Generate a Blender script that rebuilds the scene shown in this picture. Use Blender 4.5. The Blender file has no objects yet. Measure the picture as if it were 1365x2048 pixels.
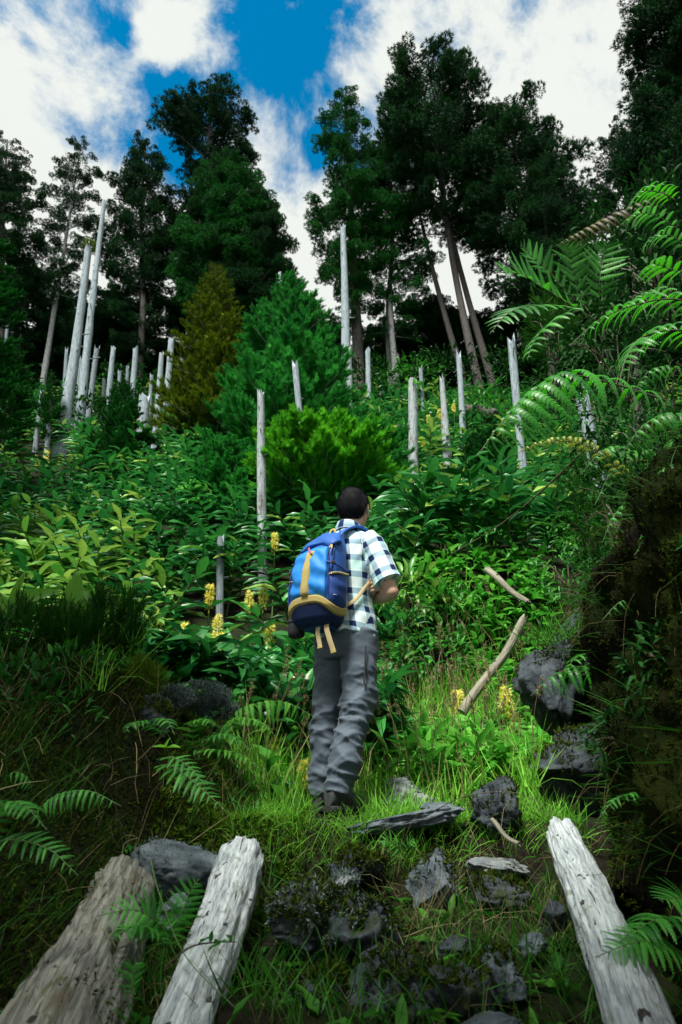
import bpy, bmesh, math, random
import numpy as np
from mathutils import Vector, Matrix

random.seed(7)
RNG = np.random.default_rng(11)
SC = bpy.context.scene
COL = SC.collection
R_ = math.radians

# ------------------------------------------------------------------ camera
PITCH = R_(22.5); FPX = 1450.0
cam_d = bpy.data.cameras.new('camera')
cam_d.sensor_fit = 'VERTICAL'; cam_d.sensor_height = 36.0; cam_d.sensor_width = 24.0
cam_d.lens = FPX / 2048 * 36.0
cam_d.clip_start = 0.05; cam_d.clip_end = 3000
cam_d.dof.use_dof = True; cam_d.dof.focus_distance = 4.6; cam_d.dof.aperture_fstop = 5.6
cam = bpy.data.objects.new('camera', cam_d); COL.objects.link(cam)
cam.location = (0, 0, 0); cam.rotation_euler = (R_(90) + PITCH, 0, 0)
SC.camera = cam

# ------------------------------------------------------------------ light
SUN_EL, SUN_AZ = R_(62), R_(-150)          # azimuth measured from +y (away from the lens) towards +x
world = bpy.data.worlds.new('World'); SC.world = world
world.use_nodes = True
nt = world.node_tree; nt.nodes.clear()
def wn(t, **k):
    n = nt.nodes.new(t)
    for a, b in k.items(): setattr(n, a, b)
    return n
out = wn('ShaderNodeOutputWorld'); bg = wn('ShaderNodeBackground'); bg.inputs['Strength'].default_value = 0.1
sky = wn('ShaderNodeTexSky', sky_type='NISHITA', sun_disc=False)
sky.sun_elevation = SUN_EL; sky.sun_rotation = SUN_AZ
sky.air_density = 1.0; sky.dust_density = 0.3; sky.ozone_density = 4.0
hs = wn('ShaderNodeHueSaturation'); hs.inputs['Saturation'].default_value = 1.5; hs.inputs['Value'].default_value = 0.56; hs.inputs['Hue'].default_value = 0.48
nt.links.new(sky.outputs[0], hs.inputs['Color'])
tc = wn('ShaderNodeTexCoord')
nz = wn('ShaderNodeVectorMath', operation='NORMALIZE'); nt.links.new(tc.outputs['Generated'], nz.inputs[0])
def wmath(op, a, b=None, c=None, clamp=False):
    n = wn('ShaderNodeMath', operation=op, use_clamp=clamp)
    for i, v in enumerate((a, b, c)):
        if v is None: continue
        if hasattr(v, 'is_linked'): nt.links.new(v, n.inputs[i])
        else: n.inputs[i].default_value = v
    return n.outputs[0]
def wnoise(scale, detail, off, rough=0.55):
    mp = wn('ShaderNodeMapping'); mp.inputs['Location'].default_value = off
    nt.links.new(nz.outputs[0], mp.inputs[0])
    n = wn('ShaderNodeTexNoise'); n.inputs['Scale'].default_value = scale; n.inputs['Detail'].default_value = detail
    n.inputs['Roughness'].default_value = rough; n.inputs['Distortion'].default_value = 0.25
    nt.links.new(mp.outputs[0], n.inputs['Vector'])
    return n.outputs[0]
def pdir(px, py):
    v = (1024 - py) / FPX; u = (px - 682.5) / FPX
    d = Vector((u, math.cos(PITCH) - v * math.sin(PITCH), math.sin(PITCH) + v * math.cos(PITCH)))
    return d.normalized()
fine = wnoise(7.5, 10, (3.1, 0.4, 1.7), 0.66)
big = wnoise(1.3, 3, (0.2, 5.3, 2.2))
gaps = []
for px, py, rad in ((530, -60, 0.15), (660, -10, 0.12), (770, -30, 0.07), (555, 110, 0.085), (440, 180, 0.075), (345, 165, 0.06), (250, 55, 0.042), (285, -20, 0.06), (372, 310, 0.04), (650, 285, 0.035), (500, -320, 0.26)):
    dt = wn('ShaderNodeVectorMath', operation='DISTANCE'); nt.links.new(nz.outputs[0], dt.inputs[0])
    dt.inputs[1].default_value = pdir(px, py)
    gaps.append(wmath('MULTIPLY_ADD', dt.outputs['Value'], -1.0 / rad, 1.0))
g = gaps[0]
for h in gaps[1:]:
    n = wn('ShaderNodeMath', operation='SMOOTH_MAX'); nt.links.new(g, n.inputs[0]); nt.links.new(h, n.inputs[1]); n.inputs[2].default_value = 0.25
    g = n.outputs[0]
nv_ = wn('ShaderNodeTexNoise'); nv_.inputs['Scale'].default_value = 11; nv_.inputs['Detail'].default_value = 6; nt.links.new(nz.outputs[0], nv_.inputs['Vector'])
nv2 = wn('ShaderNodeVectorMath', operation='SUBTRACT'); nt.links.new(nv_.outputs['Color'], nv2.inputs[0]); nv2.inputs[1].default_value = (.5, .5, .5)
nv3 = wn('ShaderNodeVectorMath', operation='MULTIPLY_ADD'); nt.links.new(nv2.outputs[0], nv3.inputs[0]); nv3.inputs[1].default_value = (.16, .16, .16); nt.links.new(nz.outputs[0], nv3.inputs[2])
for px, py, rad, k in ((345, 45, 0.05, .75), (405, 95, 0.06, .75), (440, 30, 0.04, .55), (330, 110, 0.03, .4), (640, 150, 0.06, .55), (735, 95, 0.07, .75), (800, 60, .06, .6)):          # puffs inside the opening
    dt = wn('ShaderNodeVectorMath', operation='DISTANCE'); nt.links.new(nv3.outputs[0], dt.inputs[0]); dt.inputs[1].default_value = pdir(px, py)
    g = wmath('SUBTRACT', g, wmath('MULTIPLY', wmath('MAXIMUM', wmath('MULTIPLY_ADD', dt.outputs['Value'], -1.0 / rad, 1.0), 0.0), k))
g = wmath('MAXIMUM', g, -1.3)
other = wmath('MULTIPLY_ADD', big, 6.0, -4.9)        # further gaps in the broken cloud, everywhere in the sky
g = wmath('MAXIMUM', g, other)
g = wmath('ADD', g, wmath('MULTIPLY_ADD', fine, 3.9, -1.88))
ramp = wn('ShaderNodeMapRange', interpolation_type='SMOOTHSTEP')
ramp.inputs['From Min'].default_value = -0.30; ramp.inputs['From Max'].default_value = 0.75
ramp.inputs['To Min'].default_value = 1.0; ramp.inputs['To Max'].default_value = 0.0
nt.links.new(g, ramp.inputs['Value'])
cl = wn('ShaderNodeMix', data_type='RGBA'); 
clc = wn('ShaderNodeMix', data_type='RGBA')
clc.inputs[6].default_value = (2.5, 2.6, 2.46, 1); clc.inputs[7].default_value = (2.75, 2.83, 2.7, 1)
nt.links.new(wnoise(2.2, 4, (7, 1, 3)), clc.inputs[0])
nt.links.new(ramp.outputs[0], cl.inputs[0]); nt.links.new(hs.outputs[0], cl.inputs[6]); nt.links.new(clc.outputs[2], cl.inputs[7])
nt.links.new(cl.outputs[2], bg.inputs['Color']); nt.links.new(bg.outputs[0], out.inputs['Surface'])

sun_d = bpy.data.lights.new('sun', 'SUN'); sun_d.energy = 2.9; sun_d.angle = R_(14); sun_d.color = (1.0, 0.96, 0.88)
sun = bpy.data.objects.new('sun', sun_d); COL.objects.link(sun)
sdir = Vector((math.sin(SUN_AZ) * math.cos(SUN_EL), math.cos(SUN_AZ) * math.cos(SUN_EL), math.sin(SUN_EL)))
sun.rotation_euler = sdir.to_track_quat('Z', 'Y').to_euler()
sun.location = sdir * 50

vs = SC.view_settings
vs.view_transform = 'Standard'; vs.look = 'None'; vs.gamma = 1.0; vs.use_curve_mapping = False; vs.exposure = 1.75
cy = SC.cycles
SC.render.engine = 'CYCLES'
cy.use_denoising = True; cy.max_bounces = 6; cy.diffuse_bounces = 3; cy.glossy_bounces = 2; cy.transmission_bounces = 4; cy.transparent_max_bounces = 4
cy.caustics_reflective = False; cy.caustics_refractive = False

# ------------------------------------------------------------------ helpers
def W(px, py, Y):
    """the point at distance Y in front of the lens that the photograph shows at pixel (px, py)"""
    v = (1024 - py) / FPX; u = (px - 682.5) / FPX
    yc = math.cos(PITCH) - v * math.sin(PITCH); zc = math.sin(PITCH) + v * math.cos(PITCH)
    return np.array((u / yc * Y, Y, zc / yc * Y))
def mpp(py, Y):
    v = (1024 - py) / FPX
    return Y / ((math.cos(PITCH) - v * math.sin(PITCH)) * FPX)
def sstep(a, b, x):
    t = np.clip((np.asarray(x, float) - a) / (b - a), 0, 1)
    return t * t * (3 - 2 * t)
def _hash(ix, iy, iz, s):
    h = (ix.astype(np.int64) * 374761393 + iy.astype(np.int64) * 668265263 + iz.astype(np.int64) * 2147483647 + s * 974711) & 0xffffffff
    h = ((h ^ (h >> 13)) * 1274126177) & 0xffffffff
    h = ((h ^ (h >> 16)) * 2246822519) & 0xffffffff
    return ((h ^ (h >> 15)) & 0xffff) / 32767.5 - 1.0
def vnoise(p, s=0):
    p = np.asarray(p, float); i = np.floor(p); f = p - i; f = f * f * (3 - 2 * f)
    r = 0
    for dx in (0, 1):
        wx = f[:, 0] if dx else 1 - f[:, 0]
        for dy in (0, 1):
            wy = f[:, 1] if dy else 1 - f[:, 1]
            for dz in (0, 1):
                wz = f[:, 2] if dz else 1 - f[:, 2]
                r = r + wx * wy * wz * _hash(i[:, 0] + dx, i[:, 1] + dy, i[:, 2] + dz, s)
    return r
def fbm(p, octv=4, s=0, gain=0.5):
    p = np.asarray(p, float); a = 1.0; r = 0
    for k in range(octv):
        r = r + a * vnoise(p, s + k * 17); p = p * 2.03 + 11.3; a *= gain
    return r

class G:
    """collects vertices, faces and two attributes, then becomes ONE mesh"""
    def __init__(s): s.v = []; s.f = {}; s.t = []; s.g = []; s.n = 0
    def add(s, v, f, tint=0.5, grain=None):
        v = np.asarray(v, float).reshape(-1, 3); f = np.asarray(f, np.int64)
        if len(v) == 0 or len(f) == 0: return s
        s.v.append(v); s.f.setdefault(f.shape[1], []).append(f + s.n)
        s.t.append(np.broadcast_to(np.asarray(tint, float), (len(v),)))
        s.g.append(np.zeros((len(v), 3)) if grain is None else np.asarray(grain, float))
        s.n += len(v); return s
    def merge(s, o):
        for k, fs in o.f.items():
            for f in fs: s.f.setdefault(k, []).append(f + s.n)
        s.v += o.v; s.t += o.t; s.g += o.g; s.n += o.n
    def mesh(s, name, mat, origin=(0, 0, 0), smooth=True):
        me = bpy.data.meshes.new(name)
        V = np.concatenate(s.v) - np.asarray(origin, float)
        ks = sorted(s.f); loops = []; starts = []; tot = []; c = 0
        for k in ks:
            F = np.concatenate(s.f[k]); loops.append(F.ravel())
            starts.append(c + np.arange(len(F)) * k); tot.append(np.full(len(F), k)); c += F.size
        loops = np.concatenate(loops).astype(np.int32); starts = np.concatenate(starts).astype(np.int32); tot = np.concatenate(tot)
        me.vertices.add(len(V)); me.vertices.foreach_set('co', V.astype(np.float32).ravel())
        me.loops.add(len(loops)); me.loops.foreach_set('vertex_index', loops)
        me.polygons.add(len(starts)); me.polygons.foreach_set('loop_start', starts)
        try: me.polygons.foreach_set('loop_total', tot.astype(np.int32))
        except Exception: pass
        me.polygons.foreach_set('use_smooth', np.full(len(starts), smooth, dtype=bool))
        a = me.attributes.new('tint', 'FLOAT', 'POINT'); a.data.foreach_set('value', np.concatenate(s.t).astype(np.float32))
        a = me.attributes.new('grain', 'FLOAT_VECTOR', 'POINT'); a.data.foreach_set('vector', np.concatenate(s.g).astype(np.float32).ravel())
        me.update(calc_edges=True); me.validate()
        for m in (mat if isinstance(mat, (list, tuple)) else [mat]): me.materials.append(m)
        return me
    def build(s, name, mat, parent=None, origin=(0, 0, 0), smooth=True):
        """one object; without a parent its origin is put at `origin`, with a parent `origin` is the parent's place"""
        o = bpy.data.objects.new(name, s.mesh(name, mat, origin, smooth)); COL.objects.link(o)
        if parent is not None: o.parent = parent
        else: o.location = origin
        return o
def tag(o, label=None, cat=None, group=None, kind=None):
    if label: o['label'] = label
    if cat: o['category'] = cat
    if group: o['group'] = group
    if kind: o['kind'] = kind
    return o
def thing(name, label, cat, loc, group=None):
    o = bpy.data.objects.new(name, None); COL.objects.link(o); o.location = tuple(float(c) for c in loc)
    o.empty_display_size = 0.1
    return tag(o, label, cat, group)

def nrm(a):
    a = np.asarray(a, float); return a / np.maximum(np.linalg.norm(a, axis=-1, keepdims=True), 1e-9)
def smooth_path(pts, n):
    """Catmull-Rom through pts, n samples"""
    P = np.asarray(pts, float); P = np.vstack([2 * P[0] - P[1], P, 2 * P[-1] - P[-2]])
    seg = len(P) - 3; out = []
    for u in np.linspace(0, seg - 1e-6, n):
        i = int(u); t = u - i; a, b, c, d = P[i:i + 4]
        out.append(0.5 * ((2 * b) + (c - a) * t + (2 * a - 5 * b + 4 * c - d) * t * t + (3 * b - a - 3 * c + d) * t ** 3))
    return np.array(out)
def frames(path):
    T = nrm(np.gradient(path, axis=0)); ref = np.array((0, 0, 1.0)) if abs(T[0][2]) < 0.9 else np.array((0, -1.0, 0))
    A = []; a = nrm(np.cross(T[0], ref))
    for t in T:
        a = nrm(a - t * np.dot(a, t)); A.append(a)
    A = np.array(A); return T, A, np.cross(T, A)
def tube(g, path, rad, sides=8, tint=0.5, wob=0.0, cap=True, flat=None, seed=0, jag=0.0, freq=3.0):
    """a closed tapered tube with a running grain coordinate; wob gives lumps, jag a torn upper end"""
    path = np.asarray(path, float); n = len(path); rad = np.broadcast_to(np.asarray(rad, float), (n,))
    T, A, B = frames(path); th = np.linspace(0, 2 * np.pi, sides, endpoint=False)
    ring = A[:, None, :] * np.cos(th)[None, :, None] * (1 if flat is None else 1) + B[:, None, :] * np.sin(th)[None, :, None] * (1 if flat is None else flat)
    L = np.concatenate([[0], np.cumsum(np.linalg.norm(np.diff(path, axis=0), axis=1))])
    rr = np.repeat(rad[:, None], sides, 1)
    if wob:
        q = np.stack([np.cos(th)[None].repeat(n, 0) * 1.3, np.sin(th)[None].repeat(n, 0) * 1.3, (L[:, None] * freq).repeat(sides, 1)], -1).reshape(-1, 3)
        rr = rr * (1 + wob * fbm(q + seed * 7.7, 3, seed).reshape(n, sides))
    V = path[:, None, :] + ring * rr[..., None]
    if jag:
        j = jag * (fbm(np.stack([np.cos(th) * 2.2, np.sin(th) * 2.2, np.full(sides, seed * 3.1)], -1), 3, seed + 5))
        V[-1] += T[-1] * j[:, None]; V[-2] += T[-2] * j[:, None] * 0.5
    gr = np.stack([np.repeat((np.cos(th) * 1.0)[None], n, 0) * rad.mean(), np.repeat((np.sin(th) * 1.0)[None], n, 0) * rad.mean(), np.repeat(L[:, None], sides, 1)], -1)
    V = V.reshape(-1, 3); gr = gr.reshape(-1, 3)
    i = np.arange(n - 1)[:, None] * sides; k = np.arange(sides)[None]; k2 = (k + 1) % sides
    F = np.stack([i + k, i + k2, i + k2 + sides, i + k + sides], -1).reshape(-1, 4)
    g.add(V, F, tint, gr)
    if cap:
        for r, c, flip in ((0, path[0], True), (n - 1, path[-1] - T[-1] * rad[-1] * (0.5 if jag else -0.12), False)):
            ringv = V[r * sides:(r + 1) * sides]
            vv = np.vstack([ringv, c[None]]); kk = np.arange(sides); f = np.stack([kk, (kk + 1) % sides, np.full(sides, sides)], -1)
            if flip: f = f[:, ::-1]
            gg = np.vstack([gr[r * sides:(r + 1) * sides], gr[r * sides][None] * 0 + np.array((0, 0, L[r]))])
            g.add(vv, f, tint, gg)
    return g
def place(g, tv, tf, R, T, S, tint=0.5):
    """N copies of a small template merged: R (N,3,3) columns = local axes, T (N,3), S (N,) or (N,3)"""
    N = len(T)
    if N == 0: return g
    S = np.asarray(S, float); S = np.broadcast_to(S[:, None], (N, 3)) if S.ndim == 1 else S
    V = np.einsum('nij,nkj->nki', R, tv[None] * S[:, None, :]) + T[:, None, :]
    F = tf[None] + (np.arange(N) * len(tv))[:, None, None]
    t = np.repeat(np.broadcast_to(np.asarray(tint, float), (N,)), len(tv))
    return g.add(V.reshape(-1, 3), F.reshape(-1, tf.shape[1]), t)
def basis(d, up=None, roll=None, rng=RNG):
    """rotation whose local Y is d and whose local Z is as near `up` as can be"""
    d = nrm(d); N = len(d)
    if up is None: up = nrm(rng.normal(size=(N, 3)))
    up = np.broadcast_to(np.asarray(up, float), (N, 3))
    x = np.cross(d, up); bad = np.linalg.norm(x, axis=1) < 1e-4; x[bad] = (1, 0, 0); x = nrm(x)
    z = np.cross(x, d)
    if roll is not None:
        c, s_ = np.cos(roll)[:, None], np.sin(roll)[:, None]; x, z = x * c + z * s_, z * c - x * s_
    return np.stack([x, d, z], -1)
def rdir(n, rng=RNG): return nrm(rng.normal(size=(n, 3)))

# ------------------------------------------------------------------ materials
def newmat(name):
    m = bpy.data.materials.new(name); m.use_nodes = True; t = m.node_tree; t.nodes.clear(); return m, t
class NB:
    def __init__(s, name):
        s.m, s.t = newmat(name); s.out = s.n('ShaderNodeOutputMaterial')
    def n(s, t, **k):
        n = s.t.nodes.new(t)
        for a, b in k.items(): setattr(n, a, b)
        return n
    def l(s, a, b): s.t.links.new(a, b)
    def attr(s, name, vec=False):
        n = s.n('ShaderNodeAttribute', attribute_name=name); return n.outputs['Vector' if vec else 'Fac']
    def noise(s, scale, detail=4, vec=None, rough=0.55, dist=0.0):
        n = s.n('ShaderNodeTexNoise'); n.inputs['Scale'].default_value = scale; n.inputs['Detail'].default_value = detail
        n.inputs['Roughness'].default_value = rough; n.inputs['Distortion'].default_value = dist
        if vec is None: vec = s.n('ShaderNodeTexCoord').outputs['Object']
        s.l(vec, n.inputs['Vector']); return n.outputs['Fac']
    def scale(s, vec, xyz):
        n = s.n('ShaderNodeMapping'); n.inputs['Scale'].default_value = xyz; s.l(vec, n.inputs[0]); return n.outputs[0]
    def rng(s, v, a, b, c=0.0, d=1.0, smooth=True):
        n = s.n('ShaderNodeMapRange', interpolation_type='SMOOTHSTEP' if smooth else 'LINEAR')
        for k, x in zip(('From Min', 'From Max', 'To Min', 'To Max'), (a, b, c, d)): n.inputs[k].default_value = x
        s.l(v, n.inputs['Value']); return n.outputs[0]
    def math(s, op, a, b=0.0, clamp=False):
        n = s.n('ShaderNodeMath', operation=op, use_clamp=clamp)
        for i, v in enumerate((a, b)):
            if hasattr(v, 'is_linked'): s.l(v, n.inputs[i])
            else: n.inputs[i].default_value = v
        return n.outputs[0]
    def mix(s, f, a, b):
        n = s.n('ShaderNodeMix', data_type='RGBA')
        for i, v in ((0, f), (6, a), (7, b)):
            if hasattr(v, 'is_linked'): s.l(v, n.inputs[i])
            elif i == 0: n.inputs[0].default_value = v
            else: n.inputs[i].default_value = (*v, 1)
        return n.outputs[2]
    def finish(s, col, rough=0.8, bump=None, bstr=0.4, bdist=0.01, trans=0.0, tcol=None, spec=0.5, sheen=0.0):
        p = s.n('ShaderNodeBsdfPrincipled')
        for k, v in (('Base Color', col), ('Roughness', rough)):
            if hasattr(v, 'is_linked'): s.l(v, p.inputs[k])
            else: p.inputs[k].default_value = (*v, 1) if k == 'Base Color' else v
        p.inputs['Specular IOR Level'].default_value = spec
        if sheen: p.inputs['Sheen Weight'].default_value = sheen
        if bump is not None:
            b = s.n('ShaderNodeBump'); b.inputs['Strength'].default_value = bstr; b.inputs['Distance'].default_value = bdist
            s.l(bump, b.inputs['Height']); s.l(b.outputs[0], p.inputs['Normal'])
        sh = p.outputs[0]
        if trans:
            tr = s.n('ShaderNodeBsdfTranslucent'); mx = s.n('ShaderNodeMixShader'); mx.inputs[0].default_value = trans
            c = tcol if tcol is not None else col
            if hasattr(c, 'is_linked'): s.l(c, tr.inputs[0])
            else: tr.inputs[0].default_value = (*c, 1)
            s.l(sh, mx.inputs[1]); s.l(tr.outputs[0], mx.inputs[2]); sh = mx.outputs[0]
        s.l(sh, s.out.inputs['Surface']); return s.m
def m_leaf(name, dark, light, rough=0.45, trans=0.3, tcol=None, spec=0.5, third=None, patch=0.0):
    """foliage: hue runs from one tone to another by leaf (tint) with a little blotching"""
    b = NB(name); t = b.attr('tint')
    oi = b.n('ShaderNodeObjectInfo').outputs['Random']
    t = b.math('ADD', t, b.math('MULTIPLY', b.math('SUBTRACT', oi, 0.5), 0.35), True)
    nz_ = b.noise(9.0, 3)
    t = b.math('ADD', t, b.math('MULTIPLY', b.math('SUBTRACT', nz_, 0.5), 0.8), True)
    c = b.mix(t, dark, light)
    if third is not None: c = b.mix(b.rng(b.noise(1.1 if not patch else patch, 2), 0.52, 0.68), c, third)
    return b.finish(c, rough, trans=trans, tcol=tcol, spec=spec)
def m_plain(name, col, rough=0.6, var=0.15, scale=30, bstr=0.15, spec=0.5, sheen=0.0):
    b = NB(name); n = b.noise(scale, 5)
    dk = tuple(c * (1 - var) for c in col); lt = tuple(min(1, c * (1 + var)) for c in col)
    return b.finish(b.mix(n, dk, lt), rough, n, bstr, 0.003, spec=spec, sheen=sheen)
def m_bark(name, c1, c2, spots=(0.02, 0.02, 0.02), amount=0.5, moss=None, fine=1.0, brown=None):
    """weathered wood: long grain, checks, dark knots, blotches of lichen or moss"""
    b = NB(name); gr = b.attr('grain', True)
    lng = b.noise(1.0, 6, b.scale(gr, (60 * fine, 60 * fine, 5 * fine)), 0.65, 0.4)
    blot = b.noise(1.0, 4, b.scale(gr, (9 * fine, 9 * fine, 3 * fine)), 0.6)
    c = b.mix(b.rng(lng, 0.3, 0.7), c1, c2)
    if brown is not None: c = b.mix(b.rng(blot, 0.55, 0.68, 0, 0.85), c, brown)
    if moss is not None: c = b.mix(b.rng(b.noise(1.0, 5, b.scale(gr, (14 * fine, 14 * fine, 7 * fine)), 0.7), 0.56, 0.66, 0, 0.8), c, moss)
    crack = b.math('MAXIMUM', b.rng(b.noise(1.0, 5, b.scale(gr, (38 * fine, 38 * fine, 2.5 * fine)), 0.6, 0.8), 0.63, 0.70, 0, amount), b.rng(b.noise(1.0, 6, b.scale(gr, (130 * fine, 130 * fine, 7 * fine)), 0.7, 1.2), 0.58, 0.66, 0, amount * .75))
    knot = b.rng(b.noise(1.0, 2, b.scale(gr, (22 * fine, 22 * fine, 9 * fine)), 0.5), 0.69, 0.73, 0, amount)
    d = b.math('MAXIMUM', crack, knot)
    c = b.mix(d, c, spots)
    h = b.math('SUBTRACT', b.math('ADD', lng, blot), b.math('MULTIPLY', d, 1.5))
    return b.finish(c, 0.85, h, 0.7, 0.012, spec=0.25)
def m_rock(name, c1, c2, moss=None, mamt=0.5, sc=1.0):
    b = NB(name); n1 = b.noise(9 * sc, 8, rough=0.7); n2 = b.noise(45 * sc, 6, rough=0.7); n3 = b.noise(5 * sc, 5, rough=0.6)
    c = b.mix(b.rng(n1, 0.3, 0.7), c1, c2)
    c = b.mix(b.rng(n2, 0.58, 0.68, 0, 0.7), c, tuple(x * 0.3 for x in c1))
    if moss is not None: c = b.mix(b.rng(n3, mamt, mamt + 0.1, 0, 0.9), c, moss)
    return b.finish(c, 0.9, b.math('ADD', n1, b.math('MULTIPLY', n2, 0.6)), 0.9, 0.02, spec=0.2)
M = {}
M['soil'] = None
b = NB('soil'); n1 = b.noise(3.0, 8, rough=0.65); n2 = b.noise(25.0, 6, rough=0.7); n3 = b.noise(1.2, 5)
c = b.mix(b.rng(n2, 0.3, 0.7), (0.005, 0.005, 0.003), (0.018, 0.016, 0.009)); c = b.mix(b.rng(n1, 0.45, 0.6, 0, 0.8), c, (0.010, 0.022, 0.004))
c = b.mix(b.rng(n3, 0.5, 0.65, 0, 0.6), c, (0.018, 0.026, 0.005))
M['soil'] = b.finish(c, 0.95, b.math('ADD', n1, n2), 0.8, 0.03, spec=0.1)
b = NB('bank_soil_shade'); n1 = b.noise(3.0, 8, rough=0.65); n2 = b.noise(25.0, 6, rough=0.7); n3 = b.noise(1.6, 5)  # copy of the soil, mossier, and darkened to paint in the wall's shade
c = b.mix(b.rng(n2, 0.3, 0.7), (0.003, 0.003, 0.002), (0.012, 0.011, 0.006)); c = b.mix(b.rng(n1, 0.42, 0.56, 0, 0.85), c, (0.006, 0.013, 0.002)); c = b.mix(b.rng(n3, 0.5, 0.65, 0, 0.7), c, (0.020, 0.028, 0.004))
M['bank_soil_shade'] = b.finish(c, 0.95, b.math('ADD', n1, n2), 0.9, 0.03, spec=0.05)
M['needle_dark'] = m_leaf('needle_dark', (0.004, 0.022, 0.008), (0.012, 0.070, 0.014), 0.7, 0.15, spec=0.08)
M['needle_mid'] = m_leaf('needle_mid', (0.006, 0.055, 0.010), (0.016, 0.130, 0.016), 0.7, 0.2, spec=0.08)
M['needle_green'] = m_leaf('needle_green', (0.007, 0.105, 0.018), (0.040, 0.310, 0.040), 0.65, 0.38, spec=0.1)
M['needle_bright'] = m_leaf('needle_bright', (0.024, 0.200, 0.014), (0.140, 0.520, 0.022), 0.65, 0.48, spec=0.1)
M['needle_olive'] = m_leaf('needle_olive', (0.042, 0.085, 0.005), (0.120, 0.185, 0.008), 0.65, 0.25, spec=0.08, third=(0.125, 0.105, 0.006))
M['ginger'] = m_leaf('ginger_leaf', (0.006, 0.085, 0.018), (0.042, 0.250, 0.038), 0.38, 0.25, spec=0.5)
M['ginger_yellow'] = m_leaf('ginger_leaf_yellowing', (0.040, 0.190, 0.020), (0.260, 0.420, 0.070), 0.4, 0.28, spec=0.45)
M['stem'] = m_plain('green_stem', (0.05, 0.11, 0.02), 0.5)
M['flower'] = m_leaf('ginger_flower', (0.74, 0.66, 0.08), (0.92, 0.90, 0.34), 0.6, 0.4, spec=0.1)
M['fern'] = m_leaf('fern_leaf', (0.012, 0.130, 0.012), (0.045, 0.290, 0.020), 0.42, 0.4, tcol=(0.05, 0.36, 0.01), spec=0.4)
M['fern_yellow'] = m_leaf('fern_leaf_yellow', (0.13, 0.20, 0.02), (0.28, 0.34, 0.05), 0.4, 0.35, spec=0.5)
M['fern_brown'] = m_leaf('fern_leaf_brown', (0.030, 0.028, 0.003), (0.085, 0.070, 0.006), 0.5, 0.4, spec=0.4)
M['fern_low'] = m_leaf('fern_leaf_low', (0.020, 0.160, 0.016), (0.090, 0.380, 0.050), 0.45, 0.35, spec=0.3)
M['rachis'] = m_plain('fern_stalk', (0.045, 0.035, 0.012), 0.6)
M['rachis_green'] = m_plain('fern_stalk_green', (0.06, 0.13, 0.03), 0.5)
M['grass'] = m_leaf('grass_blade', (0.055, 0.280, 0.012), (0.260, 0.600, 0.065), 0.5, 0.4, spec=0.2)  # lit copy of the grass: the clearing's brightness is put into the colour
M['grass_shade'] = m_leaf('grass_blade_shade', (0.012, 0.090, 0.008), (0.060, 0.230, 0.018), 0.5, 0.35, spec=0.2)  # same grass with the foreground shade put into its colour
M['grass_bank_shade'] = m_leaf('grass_blade_bank_shade', (0.008, 0.060, 0.006), (0.040, 0.150, 0.012), 0.55, 0.3, spec=0.15)  # darker still: the shade on both banks is painted into the blades
M['straw'] = m_leaf('dry_straw', (0.10, 0.085, 0.03), (0.36, 0.33, 0.17), 0.7, 0.2, spec=0.1)
M['herb'] = m_leaf('herb_leaf', (0.040, 0.260, 0.018), (0.180, 0.520, 0.070), 0.5, 0.4, spec=0.2)
M['herb_dark'] = m_leaf('vine_leaf', (0.010, 0.100, 0.012), (0.050, 0.240, 0.022), 0.45, 0.3, spec=0.25)
M['moss'] = m_leaf('moss_tuft', (0.012, 0.026, 0.003), (0.060, 0.095, 0.008), 0.9, 0.15, spec=0.05)
M['moss_dark'] = m_leaf('moss_tuft_dark', (0.005, 0.010, 0.002), (0.022, 0.034, 0.004), 0.9, 0.1, spec=0.05)
M['moss_bright'] = m_leaf('moss_tuft_bright', (0.035, 0.090, 0.008), (0.120, 0.220, 0.016), 0.9, 0.2, spec=0.05)
M['lichen'] = m_leaf('lichen_tuft', (0.055, 0.085, 0.082), (0.22, 0.29, 0.27), 0.9, 0.1, spec=0.02)
M['leaf_dark'] = m_leaf('leaf_dark', (0.005, 0.030, 0.006), (0.018, 0.090, 0.014), 0.6, 0.2, spec=0.1)
M['heath'] = m_leaf('heath_twig', (0.008, 0.045, 0.006), (0.035, 0.140, 0.012), 0.7, 0.2, spec=0.08)
M['lily'] = m_leaf('lily_leaf', (0.09, 0.34, 0.02), (0.22, 0.52, 0.03), 0.35, 0.5, spec=0.5)
M['snag'] = m_bark('dead_wood', (0.13, 0.175, 0.205), (0.36, 0.43, 0.47), amount=0.95)
M['snag_dim'] = m_bark('dead_wood_grey', (0.10, 0.135, 0.155), (0.24, 0.29, 0.32), amount=0.9)
M['snag_brown'] = m_bark('dead_wood_peeling', (0.17, 0.21, 0.23), (0.40, 0.45, 0.47), amount=0.9, brown=(0.11, 0.065, 0.035))
M['bark'] = m_bark('live_bark', (0.035, 0.030, 0.028), (0.11, 0.105, 0.10), amount=0.7)
M['bark_pale'] = m_bark('live_bark_pale', (0.12, 0.13, 0.14), (0.30, 0.31, 0.31), amount=0.85)
M['log_white'] = m_bark('bleached_log', (0.24, 0.29, 0.31), (0.56, 0.62, 0.62), spots=(0.02, 0.022, 0.026), amount=0.95, moss=(0.22, 0.25, 0.20), fine=1.7)
M['log_moss'] = m_bark('lichened_log', (0.085, 0.088, 0.075), (0.27, 0.28, 0.24), spots=(0.015, 0.016, 0.014), amount=0.92, moss=(0.075, 0.085, 0.03), brown=(0.10, 0.085, 0.055), fine=1.5)
M['stick'] = m_bark('old_stick', (0.12, 0.12, 0.09), (0.26, 0.25, 0.19), amount=0.7, moss=(0.06, 0.08, 0.02))
M['rock'] = m_rock('basalt', (0.040, 0.055, 0.066), (0.16, 0.20, 0.225))
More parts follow.
